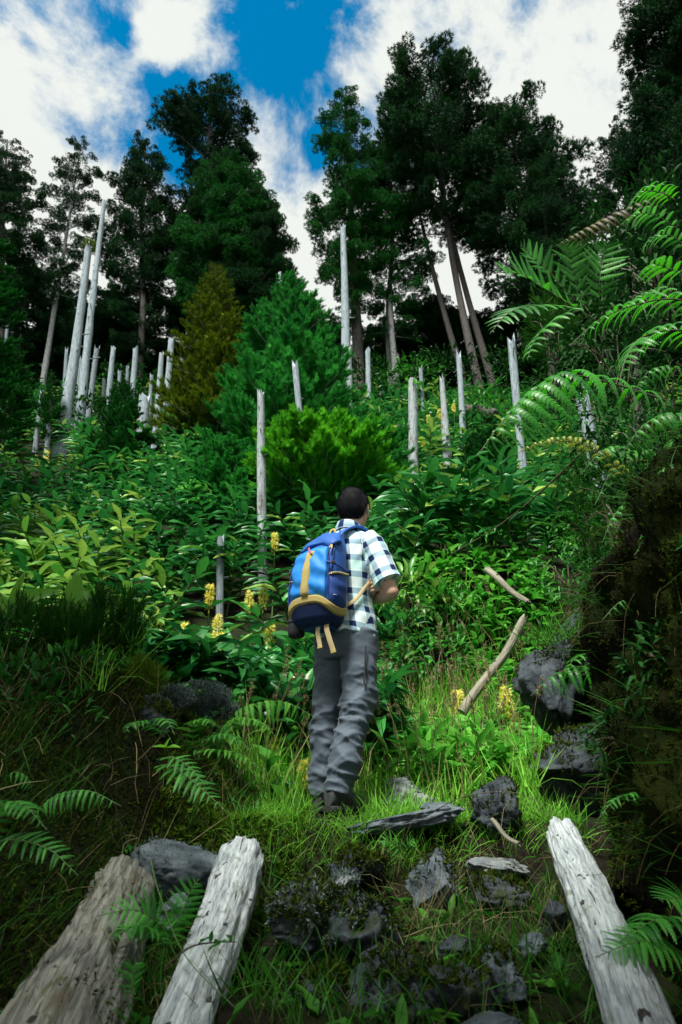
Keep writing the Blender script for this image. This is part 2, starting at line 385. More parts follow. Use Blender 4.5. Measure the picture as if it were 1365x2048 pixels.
M['rock_dark'] = m_rock('basalt_dark', (0.014, 0.018, 0.022), (0.070, 0.090, 0.104), (0.024, 0.038, 0.009), 0.56)
M['rock_pale'] = m_rock('lichened_stone', (0.10, 0.12, 0.13), (0.26, 0.28, 0.28), (0.06, 0.10, 0.02), 0.6)
# ------------------------------------------------------------------ the ground
_gy = np.array([-60, -8, -3, 0, 1.2, 1.9, 2.6, 3.05, 3.25, 3.83, 4.5, 6, 7.2, 8.2, 10, 14, 20, 26, 30, 40, 80, 400, 1500.])
_gz = np.array([-14, -2.6, -1.8, -1.3, -.66, -.45, -.37, -.27, -.06, -0.01, .06, .36, .8, 1.6, 2.9, 6.0, 10.5, 15.3, 17.6, 19, 16, -20, -60.])
def gc(y): return np.interp(y, _gy, _gz)
def H0(x, y):
    x = np.asarray(x, float); y = np.asarray(y, float)
    z = gc(y)
    # the left bank, whose ridge hides the dip behind it
    d = -x - np.interp(y, [0, 1, 2, 3, 3.8, 4.6], [.6, .55, .55, .5, .38, .3])
    bh = np.interp(y, [-2, 0, 1.5, 2.2, 3.6, 4.3, 5.5, 6.5], [.5, .6, .55, .6, .72, .62, .15, 0])
    z = z + bh * sstep(0, .75, d) + .12 * np.clip(d - .75, 0, 4) * (bh > 0) * sstep(6.5, 4.5, y)
    # the right bank
    xr = np.interp(y, [-3, 2, 3.2, 4.4, 5.5, 7, 9], [1.0, 1.0, 1.15, 1.85, 2.6, 3.6, 5.0])
    rh = np.interp(y, [-3, 0, 2, 4.4, 7, 14], [1.6, 1.65, 1.5, 1.35, 1.4, 0])
    dr = x - xr
    z = z + rh * sstep(0, .7, dr) + .35 * np.clip(dr - .7, 0, 5) * (rh > 0) * sstep(14, 7, y)
    # the cut face below the hillside, right of the path
    z = z + (.35 * sstep(5.4, 6.4, y) + 1.0 * sstep(6.6, 7.15, y)) * sstep(.25, .9, x) * (1 - sstep(7.2, 12, y)) * sstep(3.6, 2.4, x)
    return z
def H(x, y):
    x = np.asarray(x, float); y = np.asarray(y, float); sh = np.broadcast(x, y).shape
    x, y = np.broadcast_to(x, sh).ravel(), np.broadcast_to(y, sh).ravel()
    p = np.stack([x, y, np.zeros_like(x)], -1)
    far = sstep(4, 12, np.hypot(x, y))
    z = H0(x, y) + .045 * fbm(p * 3.1, 4, 3) * (1 - far * .5) + .3 * far * fbm(p * .33, 3, 9)
    return z.reshape(sh)
def axis(a, b, dense, step0, grow):
    out = [0.0]
    while out[-1] < b: out.append(out[-1] + (step0 if out[-1] < dense else step0 * (1 + (out[-1] - dense) * grow)))
    neg = [0.0]
    while neg[-1] > a: neg.append(neg[-1] - (step0 if -neg[-1] < dense else step0 * (1 + (-neg[-1] - dense) * grow)))
    return np.array(sorted(set(neg[1:] + out)))
gx = axis(-1500, 1500, 2.0, .06, 2.0); gy = axis(-80, 1500, 7.5, .06, 1.2)
XX, YY = np.meshgrid(gx, gy); ZZ = H(XX, YY)
g = G(); nx, ny = len(gx), len(gy)
i = (np.arange(ny - 1)[:, None] * nx + np.arange(nx - 1)[None]).ravel()
g.add(np.stack([XX, YY, ZZ], -1).reshape(-1, 3), np.stack([i, i + 1, i + nx + 1, i + nx], -1))
ground = g.build('ground', M['soil']); tag(ground, kind='structure')
def Hp(x, y): return float(H(np.array([x]), np.array([y]))[0])
def Hn(x, y, e=.06):
    return nrm(np.stack([H(x - e, y) - H(x + e, y), H(x, y - e) - H(x, y + e), np.full(np.shape(x), 2 * e)], -1))
def hitground(px, py, y0=1.0, y1=45):
    """where the line of sight through a pixel of the photograph meets the ground"""
    Y = np.linspace(y0, y1, 4000); a = W(px, py, 1.0); z = a[2] * Y - H(a[0] * Y, Y)
    k = np.where((z[:-1] > 0) & (z[1:] <= 0))[0]
    if len(k) == 0: return None
    k = k[0]; t = z[k] / (z[k] - z[k + 1]); yy = Y[k] + t * (Y[k + 1] - Y[k]); return np.array((a[0] * yy, yy, a[2] * yy))

# the steep earth wall on the right, overhanging a little
wy = np.linspace(0.3, 5.3, 130); wt = np.linspace(0, 1, 70)
WY, WT = np.meshgrid(wy, wt)
def wall_x(y, t):
    foot = np.interp(y, [0, 1.5, 2.2, 2.9, 3.4, 4.2, 4.6, 5.3], [.84, .84, .86, .92, 1.10, 1.66, 2.15, 3.1])
    lean = np.interp(t, [0, .15, .4, .62, .8, .92, 1], [0, .03, .10, .22, .42, .70, 1.3])
    return foot + lean
def wall_top(y): return np.interp(y, [0, 2.5, 3.5, 4.5], [1.85, 1.65, 1.45, 1.4]) + .10 * np.sin(y * 2.3)
WZ0 = gc(WY) - .35; WX = wall_x(WY, WT); WZ = WZ0 + (wall_top(WY) - WZ0) * WT
WALLP = p = np.stack([WX, WY, WZ], -1).reshape(-1, 3)
dd = .16 * fbm(p * 1.7, 3, 21) + .10 * np.abs(fbm(p * 4.5, 4, 33)) + .03 * fbm(p * 14, 3, 44)
p[:, 0] -= dd; p[:, 2] += dd * .3
def wallpt(n, rng=RNG, ylo=.4, yhi=5.1, tlo=.05, thi=.98):
    """random points on the wall with outward normals"""
    jy = rng.uniform((ylo - .3) / 5 * 129, (yhi - .3) / 5 * 129, n); jt = rng.uniform(tlo * 69, thi * 69, n)
    a = np.clip(jy.astype(int), 0, 128); b_ = np.clip(jt.astype(int), 0, 68); q = WALLP.reshape(70, 130, 3)
    P0 = q[b_, a]; u = q[b_, a + 1] - P0; v = q[b_ + 1, a] - P0
    return P0 + u * (jy - a)[:, None] + v * (jt - b_)[:, None], nrm(np.cross(v, u)) * 1.0
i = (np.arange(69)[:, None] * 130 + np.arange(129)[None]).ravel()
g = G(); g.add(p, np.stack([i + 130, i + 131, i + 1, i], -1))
tag(g.build('earth_bank', M['bank_soil_shade']), kind='structure')

# ------------------------------------------------------------------ templates for foliage
def t_spray(n=7, w=.13, spread=.75, seed=1):
    """a bushy twig of thin pointed leaflets fanning out along +Y"""
    r = np.random.default_rng(seed); V = []; F = []
    for k in range(n):
        a = 2 * np.pi * k / n + r.uniform(-.4, .4); s = spread * (0 if k == 0 else r.uniform(.5, 1.0)); L = r.uniform(.7, 1.0)
        d = nrm(np.array((math.cos(a) * s, 1.0, math.sin(a) * s))); sd = nrm(np.cross(d, r.normal(size=3)))
        b0 = d * .0 + np.array((0, r.uniform(0, .35) if k else 0, 0)); o = len(V)
        V += [b0 - sd * w * .5, b0 + sd * w * .5, b0 + d * L]; F += [(o, o + 1, o + 2)]
    return np.array(V), np.array(F)
def t_plume(n=9, seed=2, w=.055, ln=.42):
    """a feathery shoot: needles on both sides of a curving axis"""
    r = np.random.default_rng(seed); V = []; F = []
    def ax(t): return np.array((0.0, t, .22 * t * t))
    for k in range(n):
        t = .05 + .9 * k / n
        for sgn in (-1, 1, 0):
            if sgn == 0 and k % 2: continue
            L = ln * (1 - .55 * t) * r.uniform(.75, 1.15)
            d = nrm(np.array((sgn * 1.0, .85, .25 * r.normal() + (.9 if sgn == 0 else .15)))); sd = np.array((0, 1.0, 0)) if sgn else np.array((1.0, 0, 0))
            b0 = ax(t); o = len(V); V += [b0 - sd * w, b0 + sd * w, b0 + d * L]; F += [(o, o + 1, o + 2)]
    o = len(V); V += [ax(.8) + (w, 0, 0), ax(.8) - (w, 0, 0), ax(1.12)]; F += [(o, o + 1, o + 2)]
    return np.array(V), np.array(F)
SPRAY = [t_spray(8, .13, .85, s) for s in (1, 2, 3)]
PLUME = [t_plume(8, s) for s in (4, 5)]
def t_bough(kind, seed):
    """foliage of one limb of unit length along +Y (up is +Z): round pompoms, or feathery branchlets"""
    r = np.random.default_rng(seed); g = G(); P, D, S, Tn, U = [], [], [], [], []
    if kind == 'pom':
        for q in range(12):
            f = r.uniform(.25, 1.0); rad = r.uniform(.065, .14) * (1.1 - .3 * f); c0 = np.array((r.normal() * .17 * (1.1 - .45 * f), f, r.normal() * .07 + .03)); n = int(85 * r.uniform(.6, 1.3)); o = nrm(r.normal(size=(n, 3))) * r.uniform(.35, 1, (n, 1)) ** .5 * rad * np.array((1.15, 1.15, .8))
            P.append(c0 + o); D.append(nrm(o) + np.array((0, .35, .35)) + r.normal(size=(n, 3)) * .3); S.append(r.uniform(.035, .075, n)); Tn.append(np.clip(r.uniform(.1, .8) + r.normal(size=n) * .15, 0, 1)); U.append(rdir(n, r))
        tm = SPRAY
    else:
        for q in range(17):
            f = .10 + .90 * (q + r.uniform(0, 1)) / 17; sgn = 1 if q % 2 else -1; L = .36 * (1.12 - f) ** .7 * r.uniform(.7, 1.2); d = nrm(np.array((sgn * r.uniform(.5, 1.1), .9, r.uniform(-.15, .5)))) if f < .94 else np.array((0, 1.0, .2))
            n = int(5 + 16 * L / .36); u = np.linspace(.15, 1, n)[:, None]; pts = np.array((0, f, .10 * f * f)) + d * L * u + np.array((0, 0, .10)) * L * u * u
            P.append(pts + r.normal(size=(n, 3)) * .012); D.append(d + np.array((0, .25, .25)) + r.normal(size=(n, 3)) * .38); S.append(r.uniform(.09, .15, n) * (1.15 - .3 * u[:, 0])); Tn.append(np.clip(.2 + .5 * u[:, 0] + r.normal(size=n) * .15, 0, 1)); U.append(np.array((0, 0, 1.0)) + r.normal(size=(n, 3)) * .5)
        tm = PLUME
    P, D, S, Tn, U = map(np.concatenate, (P, D, S, Tn, U)); w_ = r.integers(0, len(tm), len(P)); Rm = basis(D, U)
    for k, (v, f) in enumerate(tm): w = w_ == k; place(g, v, f, Rm[w], P[w], S[w], Tn[w])
    return g
BOUGH = {k: [t_bough(k, 70 + s) for s in range(4)] for k in ('pom', 'plume')}
BOUGH_ME = {}
def bough_mesh(kind, k, mat):
    if (kind, k, mat) not in BOUGH_ME: BOUGH_ME[kind, k, mat] = BOUGH[kind][k].mesh('bough', M[mat], smooth=False)
    return BOUGH_ME[kind, k, mat]
def put_obj(name, me, parent, mat4):
    o = bpy.data.objects.new(name, me); COL.objects.link(o); o.parent = parent; o.matrix_local = mat4; return o
def m4(Rm, T, s):
    m = Matrix.Identity(4)
    for a in range(3):
        for b_ in range(3): m[a][b_] = float(Rm[a][b_] * s)
        m[a][3] = float(T[a])
    return m
def t_leaf(seg=4, wid=.24, droop=.35, fold=.12, pet=.06, seed=0, wave=0.0):
    """a lance-shaped leaf of unit length along +Y, folded along its midrib and bending down"""
    r = np.random.default_rng(seed); V = []; F = []
    for k in range(seg + 1):
        t = k / seg; y = pet + (1 - pet) * t; z = -droop * y ** 2.0; wv = wave * r.normal()
        w = wid * .5 * (math.sin(math.pi * min(1, t * .94 + .06) ** .8) ** .8 if t < 1 else 0)
        V += [(-w, y, z + fold * w * 2 + wv * w), (0, y, z), (w, y, z + fold * w * 2 - wv * w)]
    for k in range(seg):
        a = 3 * k; F += [(a, a + 1, a + 4), (a, a + 4, a + 3), (a + 1, a + 2, a + 5), (a + 1, a + 5, a + 4)]
    V = np.array(V); V = np.vstack([V, [(0, 0, 0.0)]]); F += [(len(V) - 1, 2, 0)]
    return V, np.array(F)
LEAF = [t_leaf(4, .29, .30, .3, seed=1, wave=.3), t_leaf(4, .26, .55, .4, seed=2, wave=.3), t_leaf(4, .33, .15, .25, seed=3, wave=.2)]
def t_blade(bend, seg=3, w=.02):
    V = []; F = []
    for k in range(seg + 1):
        t = k / seg; a = bend * t
        y = math.sin(a) / max(bend, 1e-3); z = (1 - math.cos(a)) / max(bend, 1e-3)
        ww = w * (1 - t ** 1.6)
        V += [(-ww, z, y), (ww, z, y)]
    for k in range(seg): F += [(2 * k, 2 * k + 1, 2 * k + 3), (2 * k, 2 * k + 3, 2 * k + 2)]
    return np.array(V), np.array(F)     # grows along +Z, bends towards +Y
BLADE = [t_blade(bd) for bd in (.25, .7, 1.2, 1.7)]

# ------------------------------------------------------------------ conifers
def ell(t, kind):
    if kind == 'cone': return (1 - t) ** .75 * (.35 + .65 * sstep(0, .12, t))
    if kind == 'column': return np.sqrt(np.clip(1 - (2 * t - 1) ** 2, 0, 1)) ** .8 * (1.05 - .35 * t)
    if kind == 'umbrella': return np.where(t > .72, .95 * np.sqrt(np.clip(1 - ((t - .80) / .2) ** 2, 0, 1)), np.where(t > .6, .25 + .2 * sstep(.6, .72, t), .75 * (.5 + .5 * sstep(0, .3, t)) * (1 - .6 * sstep(.35, .62, t))))
    if kind == 'dome': return np.sqrt(np.clip(1 - t ** 2.2, 0, 1)) * (.55 + .45 * sstep(0, .3, t))
    if kind == 'broad': return np.sqrt(np.clip(1 - (1.7 * t - .72) ** 2, 0, 1))
def crown(lg, B, T, c0, rad, kind, nb, rng, rise, skirt):
    """limbs round the axis B-T above fraction c0; gives the foot, direction and length of every bough"""
    t = (np.arange(nb) + rng.uniform(0, 1, nb)) / nb; t = t ** .92; prof = ell(t, kind)
    az = np.arange(nb) * 2.4 + rng.normal(size=nb) * .5; L = rad * prof * rng.uniform(.68, 1.08, nb) + rad * .10; out_ = []
    for k in range(nb):
        s0 = B + (T - B) * (c0 + (1 - c0) * t[k]); hd = np.array((math.cos(az[k]), math.sin(az[k]), 0))
        rr = rise + .35 * t[k] - skirt * (1 - t[k]) + rng.normal() * .12; rr = min(rr, (T[2] - s0[2]) / L[k] * .9)
        d = nrm(hd + (0, 0, rr)); out_.append((s0, d, L[k]))
        pts = np.array([s0 - (0, 0, .03 * L[k]), s0 + d * L[k] * .5, s0 + d * L[k] * .9]); hw = max(.010, .018 * L[k]); tube(lg, smooth_path(pts, 5), np.linspace(hw, hw * .25, 5), 4, cap=False)
    return out_
def conifer(label, base, Y, top, cb, hw, kind, nb, per, size, mat, bark='bark', tr=None, group=None, name='conifer_tree', seed=0, rise=.15, lump=.33, tmpl=None, trunks=None, skirt=0.0, Yt=None, cat='tree'):
    """base, top: pixels of trunk foot and tip; cb: pixel row of the lowest foliage; hw: half width of the crown in pixels"""
    rng = np.random.default_rng(seed); tmpl = tmpl or SPRAY; Yt = Yt or Y
    b0 = W(base[0], base[1], Y); B = np.array((b0[0], Y, Hp(b0[0], Y) - .15)); T = W(top[0], top[1], Yt)
    zc = W(top[0], cb, Yt)[2]; c0 = float(np.clip((zc - B[2]) / (T[2] - B[2]), 0.0, .95)); rad = hw * mpp((top[1] + cb) / 2, Y)
    th = thing(name, label, cat, B, group)
    tg = G(); r0 = tr * mpp(base[1], Y) / 2 if tr else .012 * np.linalg.norm(T - B)
    bend = rng.normal(size=3) * np.linalg.norm(T - B) * .008; bend[2] = 0
    path = smooth_path([B, B + (T - B) * .35 + bend, B + (T - B) * .7 - bend * .5, T], 14)
    tube(tg, path, np.linspace(r0, r0 * .18, 14) , 8, wob=.12, seed=seed)
    tg.build('trunk', M[bark], th, B)
    for j, (bx, tx, ty) in enumerate(trunks or []):
        bb = W(bx[0], bx[1], Y + .6 * (j + 1)); bb[2] = Hp(bb[0], bb[1]) - .1; tt = W(tx, ty, Yt + .3 * (j + 1)); t2 = G()
        tube(t2, smooth_path([bb, bb + (tt - bb) * .5 + bend, tt], 10), np.linspace(r0 * .9, r0 * .3, 10), 8, wob=.12, seed=seed + j + 3); t2.build('trunk', M[bark], th, B)
    lg = G(); bk = 'plume' if tmpl is PLUME else 'pom'
    for s0, d, L in crown(lg, B, T, c0, rad, kind, nb, rng, rise, skirt):
        Rm = basis(d[None], np.array([[0, 0, 1.0]]) + rng.normal(size=(1, 3)) * .2)[0]; put_obj('bough', bough_mesh(bk, int(rng.integers(0, 4)), mat), th, m4(Rm, s0 - B, L * 1.02))
    tag(lg.build('limbs', M[bark], th, B), kind='stuff')
    return th

# ---- tall trees on the crest of the hill
gt = 'tall cedars along the crest'
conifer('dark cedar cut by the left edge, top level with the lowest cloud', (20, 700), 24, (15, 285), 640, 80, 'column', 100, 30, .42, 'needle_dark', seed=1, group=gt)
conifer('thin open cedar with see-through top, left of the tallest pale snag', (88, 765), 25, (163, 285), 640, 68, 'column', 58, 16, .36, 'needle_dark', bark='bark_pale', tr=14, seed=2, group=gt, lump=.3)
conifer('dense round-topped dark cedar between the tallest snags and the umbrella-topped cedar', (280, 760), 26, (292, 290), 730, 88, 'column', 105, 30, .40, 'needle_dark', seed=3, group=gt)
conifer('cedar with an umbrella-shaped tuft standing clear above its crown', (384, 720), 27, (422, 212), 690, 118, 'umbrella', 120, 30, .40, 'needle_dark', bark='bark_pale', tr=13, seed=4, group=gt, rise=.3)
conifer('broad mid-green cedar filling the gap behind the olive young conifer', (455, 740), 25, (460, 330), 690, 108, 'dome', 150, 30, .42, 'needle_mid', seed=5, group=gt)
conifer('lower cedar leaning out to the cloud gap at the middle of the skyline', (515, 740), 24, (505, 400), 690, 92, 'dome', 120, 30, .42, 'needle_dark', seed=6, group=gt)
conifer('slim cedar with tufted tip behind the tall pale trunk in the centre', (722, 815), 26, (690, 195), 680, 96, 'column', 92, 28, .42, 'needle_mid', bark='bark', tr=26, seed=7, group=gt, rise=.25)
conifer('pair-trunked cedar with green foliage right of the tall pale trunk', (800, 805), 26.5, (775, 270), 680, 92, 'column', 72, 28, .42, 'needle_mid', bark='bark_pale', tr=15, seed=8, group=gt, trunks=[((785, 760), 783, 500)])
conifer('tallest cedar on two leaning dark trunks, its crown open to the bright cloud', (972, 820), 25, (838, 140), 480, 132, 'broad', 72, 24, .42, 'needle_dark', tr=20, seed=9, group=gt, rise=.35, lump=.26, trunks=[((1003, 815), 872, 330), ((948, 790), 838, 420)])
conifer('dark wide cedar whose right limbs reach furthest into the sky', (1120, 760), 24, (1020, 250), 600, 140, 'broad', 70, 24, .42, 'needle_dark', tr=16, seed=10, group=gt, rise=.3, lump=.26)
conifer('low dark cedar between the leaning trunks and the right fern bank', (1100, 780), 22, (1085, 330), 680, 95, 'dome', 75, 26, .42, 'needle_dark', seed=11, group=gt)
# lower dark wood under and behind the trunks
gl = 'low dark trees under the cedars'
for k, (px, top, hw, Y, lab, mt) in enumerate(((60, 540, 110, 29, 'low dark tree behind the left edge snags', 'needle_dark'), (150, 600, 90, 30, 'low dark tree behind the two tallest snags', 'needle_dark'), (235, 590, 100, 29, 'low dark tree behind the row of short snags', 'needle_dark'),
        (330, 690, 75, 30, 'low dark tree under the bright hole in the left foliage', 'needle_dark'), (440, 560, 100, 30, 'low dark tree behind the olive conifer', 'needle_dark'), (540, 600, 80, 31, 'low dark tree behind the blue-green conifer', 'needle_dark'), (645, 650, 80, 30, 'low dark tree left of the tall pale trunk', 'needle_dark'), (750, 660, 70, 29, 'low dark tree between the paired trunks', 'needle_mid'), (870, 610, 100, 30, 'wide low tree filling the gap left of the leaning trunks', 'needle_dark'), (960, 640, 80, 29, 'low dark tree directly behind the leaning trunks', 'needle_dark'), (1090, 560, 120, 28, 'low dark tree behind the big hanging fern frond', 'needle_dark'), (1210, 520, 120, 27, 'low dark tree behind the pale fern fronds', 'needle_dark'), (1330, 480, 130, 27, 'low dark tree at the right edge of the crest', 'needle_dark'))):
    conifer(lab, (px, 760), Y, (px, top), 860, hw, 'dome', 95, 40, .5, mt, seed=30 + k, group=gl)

# ---- young conifers on the slope
gy_ = 'young conifers growing up through the slope'
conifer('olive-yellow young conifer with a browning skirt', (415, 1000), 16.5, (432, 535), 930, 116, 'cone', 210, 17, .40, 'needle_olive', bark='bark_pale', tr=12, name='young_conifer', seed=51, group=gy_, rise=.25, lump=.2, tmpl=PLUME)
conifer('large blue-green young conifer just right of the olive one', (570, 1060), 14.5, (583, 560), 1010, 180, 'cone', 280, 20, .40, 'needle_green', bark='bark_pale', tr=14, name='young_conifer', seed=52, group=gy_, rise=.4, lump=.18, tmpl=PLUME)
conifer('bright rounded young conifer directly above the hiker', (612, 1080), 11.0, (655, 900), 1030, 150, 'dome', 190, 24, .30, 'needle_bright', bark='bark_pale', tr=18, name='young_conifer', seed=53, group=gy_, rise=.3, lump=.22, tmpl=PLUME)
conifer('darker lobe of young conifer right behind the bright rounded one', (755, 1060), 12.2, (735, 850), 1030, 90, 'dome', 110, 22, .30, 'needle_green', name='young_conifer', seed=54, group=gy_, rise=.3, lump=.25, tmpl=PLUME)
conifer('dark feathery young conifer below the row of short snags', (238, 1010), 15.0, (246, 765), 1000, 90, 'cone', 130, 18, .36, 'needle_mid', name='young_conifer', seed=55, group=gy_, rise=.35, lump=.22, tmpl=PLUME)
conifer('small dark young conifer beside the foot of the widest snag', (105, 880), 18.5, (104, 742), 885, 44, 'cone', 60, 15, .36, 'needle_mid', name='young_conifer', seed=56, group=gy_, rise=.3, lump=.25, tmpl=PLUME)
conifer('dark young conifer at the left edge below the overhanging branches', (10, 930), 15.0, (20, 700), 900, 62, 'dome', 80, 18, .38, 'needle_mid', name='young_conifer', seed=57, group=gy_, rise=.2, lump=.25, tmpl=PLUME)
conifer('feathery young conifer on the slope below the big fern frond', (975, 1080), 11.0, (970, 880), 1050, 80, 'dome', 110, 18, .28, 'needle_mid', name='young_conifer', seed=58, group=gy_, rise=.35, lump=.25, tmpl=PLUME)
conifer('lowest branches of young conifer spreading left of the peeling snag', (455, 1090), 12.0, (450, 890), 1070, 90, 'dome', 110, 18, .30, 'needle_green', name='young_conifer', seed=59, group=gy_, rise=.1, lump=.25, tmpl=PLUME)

# ---- trees near the lens at both sides
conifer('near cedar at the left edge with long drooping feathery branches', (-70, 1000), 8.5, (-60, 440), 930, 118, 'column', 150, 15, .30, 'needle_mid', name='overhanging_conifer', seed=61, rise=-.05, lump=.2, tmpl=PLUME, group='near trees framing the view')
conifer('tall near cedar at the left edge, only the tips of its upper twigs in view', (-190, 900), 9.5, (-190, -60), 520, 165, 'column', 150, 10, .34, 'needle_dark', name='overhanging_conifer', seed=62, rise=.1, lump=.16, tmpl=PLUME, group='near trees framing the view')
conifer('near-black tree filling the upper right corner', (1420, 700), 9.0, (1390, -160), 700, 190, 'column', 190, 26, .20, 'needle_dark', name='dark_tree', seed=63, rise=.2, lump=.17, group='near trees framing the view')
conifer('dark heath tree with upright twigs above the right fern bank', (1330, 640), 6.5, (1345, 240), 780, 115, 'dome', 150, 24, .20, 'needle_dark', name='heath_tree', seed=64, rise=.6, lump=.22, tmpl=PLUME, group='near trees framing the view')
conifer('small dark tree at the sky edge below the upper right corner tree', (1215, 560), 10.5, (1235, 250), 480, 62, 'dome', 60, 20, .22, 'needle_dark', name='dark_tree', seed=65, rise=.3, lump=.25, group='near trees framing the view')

# ---- unseen trees added beside and behind the lens to shade the foreground
def shade_tree_at(label, x, y, h, c0, rad, nb, mat, seed):
    rng = np.random.default_rng(seed); B = np.array((x, y, Hp(x, y) - .1)); T = B + (rng.normal() * .2, rng.normal() * .2, h); th = thing('conifer_tree', label, 'tree', B, 'unseen shade trees added round the viewpoint')
    tg = G(); tube(tg, smooth_path([B, (B + T) / 2, T], 10), np.linspace(.16, .03, 10), 8, wob=.12, seed=seed); tg.build('trunk', M['bark'], th, B); lg = G()
    for s0, d, L in crown(lg, B, T, c0, rad, 'column', nb, rng, .1, 0): put_obj('bough', bough_mesh('pom', int(rng.integers(0, 4)), mat), th, m4(basis(d[None], np.array([[0, 0, 1.0]]))[0], s0 - B, L))
    tag(lg.build('limbs', M['bark'], th, B), kind='stuff')
for k, (x, y, h, c0, r_, lab) in enumerate(((-1.5, -1.7, 9, .38, 1.6, 'added shade cedar behind the viewpoint, nearest to the path'), (-4.6, -1.0, 10, .3, 2.0, 'added shade cedar behind the viewpoint, far to its left'), (2.2, -3.6, 10, .3, 2.3, 'added shade cedar behind the viewpoint, to its right'), (-3.3, .7, 9, .36, 1.5, 'added cedar left of the viewpoint, put there to shade the left bank'))): shade_tree_at(lab, x, y, h, c0, r_, 80, 'needle_dark', 640 + k)

# ------------------------------------------------------------------ dead standing trunks
gs = 'dead standing trunks on the slope'
SN = [  # foot px, top px, width foot, width top, Y, material, label
 ((119, 905), (178, 492), 25, 13, 19, 'snag', 'widest tall bleached snag on the left, green tuft on its top'),
 ((160, 842), (209, 404), 20, 8, 21, 'snag', 'tallest bleached snag on the left, tapering to a thin tip'),
 ((150, 830), (164, 722), 12, 10, 23, 'snag_dim', 'dim snag squeezed between the two tallest left snags'),
 ((176, 850), (194, 700), 12, 10, 22, 'snag_dim', 'grey snag just right of the tallest left snag'),
 ((214, 840), (227, 697), 12, 9, 21, 'snag', 'slender pale snag second right of the tallest left snag'),
 ((236, 840), (240, 744), 9, 7, 20, 'snag_dim', 'short thin snag between two slender pale ones'),
 ((257, 850), (272, 701), 13, 10, 21.5, 'snag', 'slender pale snag rising behind the feathery young conifer'),
 ((284, 905), (289, 797), 24, 21, 18, 'snag', 'short stout stump snag with a flat broken top'),
 ((312, 870), (324, 708), 16, 9, 20, 'snag', 'snag with dark holes left of the olive conifer'),
 ((334, 800), (343, 681), 14, 11, 22, 'snag', 'snag half hidden by the olive conifer, nearest to it'),
 ((430, 965), (434, 890), 17, 14, 15.5, 'snag', 'short flat-topped snag at the lower right of the olive conifer'),
 ((440, 885), (441, 795), 11, 9, 17.5, 'snag_dim', 'thin grey snag between the olive and blue-green conifers'),
 ((602, 860), (591, 727), 19, 12, 11.9, 'snag', 'pointed pale snag rising over the bright rounded conifer'),
 ((528, 1185), (522, 788), 21, 15, 10.2, 'snag_brown', 'long peeling snag left of the hiker, brown patches near the top'),
 ((441, 1200), (442, 1073), 17, 14, 9.0, 'snag_dim', 'short grey post-like snag among the yellow flowers'),
 ((692, 800), (686, 455), 22, 11, 23.5, 'snag', 'tallest pale trunk in the centre, standing before the slim cedar'),
 ((699, 815), (697, 697), 15, 13, 22, 'snag_brown', 'broken snag touching the foot of the tallest central trunk'),
 ((738, 800), (736, 700), 12, 10, 23, 'snag', 'short pale snag just right of the broken central snag'),
 ((830, 1030), (826, 770), 23, 17, 12.5, 'snag_brown', 'split-topped pale snag above the hiker, to his right'),
 ((896, 935), (884, 758), 25, 9, 15, 'snag_brown', 'brown sharp-pointed snag among the yellowish ginger'),
 ((927, 880), (918, 711), 15, 10, 18, 'snag', 'slim white snag between the brown pointed snag and the leaning trunks'),
 ((1068, 1115), (1023, 682), 16, 15, 10.5, 'snag', 'long leaning snag crossed by the big hanging fern frond'),
 ((1219, 1068), (1165, 800), 34, 25, 8.2, 'snag', 'thick leaning snag at the right, its top lost behind fern fronds'),
 ((566, 700), (560, 544), 8, 6, 15.5, 'snag', 'thin dead top poking out of the blue-green conifer'),
 ((73, 880), (84, 785), 12, 8, 19.5, 'snag_dim', 'small slanted snag at the far left below the dark cedar'),
 ((94, 905), (98, 850), 11, 9, 18.5, 'snag', 'low stub left of the foot of the widest snag'),
 ((203, 850), (209, 760), 8, 6, 22.5, 'snag_dim', 'thin grey snag close to the slender pale snag, on its left'),
 ((250, 838), (256, 733), 8, 6, 22.5, 'snag_dim', 'thin grey snag behind the short thin snag'),
 ((299, 850), (304, 752), 9, 7, 22, 'snag_dim', 'thin grey snag between the stout stump snag and the one with dark holes'),
 ((128, 800), (134, 700), 9, 7, 24, 'snag_dim', 'dim thin snag behind the widest tall snag, at its left'),
 ((360, 780), (366, 700), 9, 7, 23, 'snag_dim', 'dim snag just showing over the left edge of the olive conifer'),
 ((846, 800), (842, 735), 9, 8, 22, 'snag_dim', 'short grey snag behind the split-topped snag'),
 ((10, 720), (15, 650), 8, 6, 22, 'snag_dim', 'thin pale snag showing at the left edge'),
]
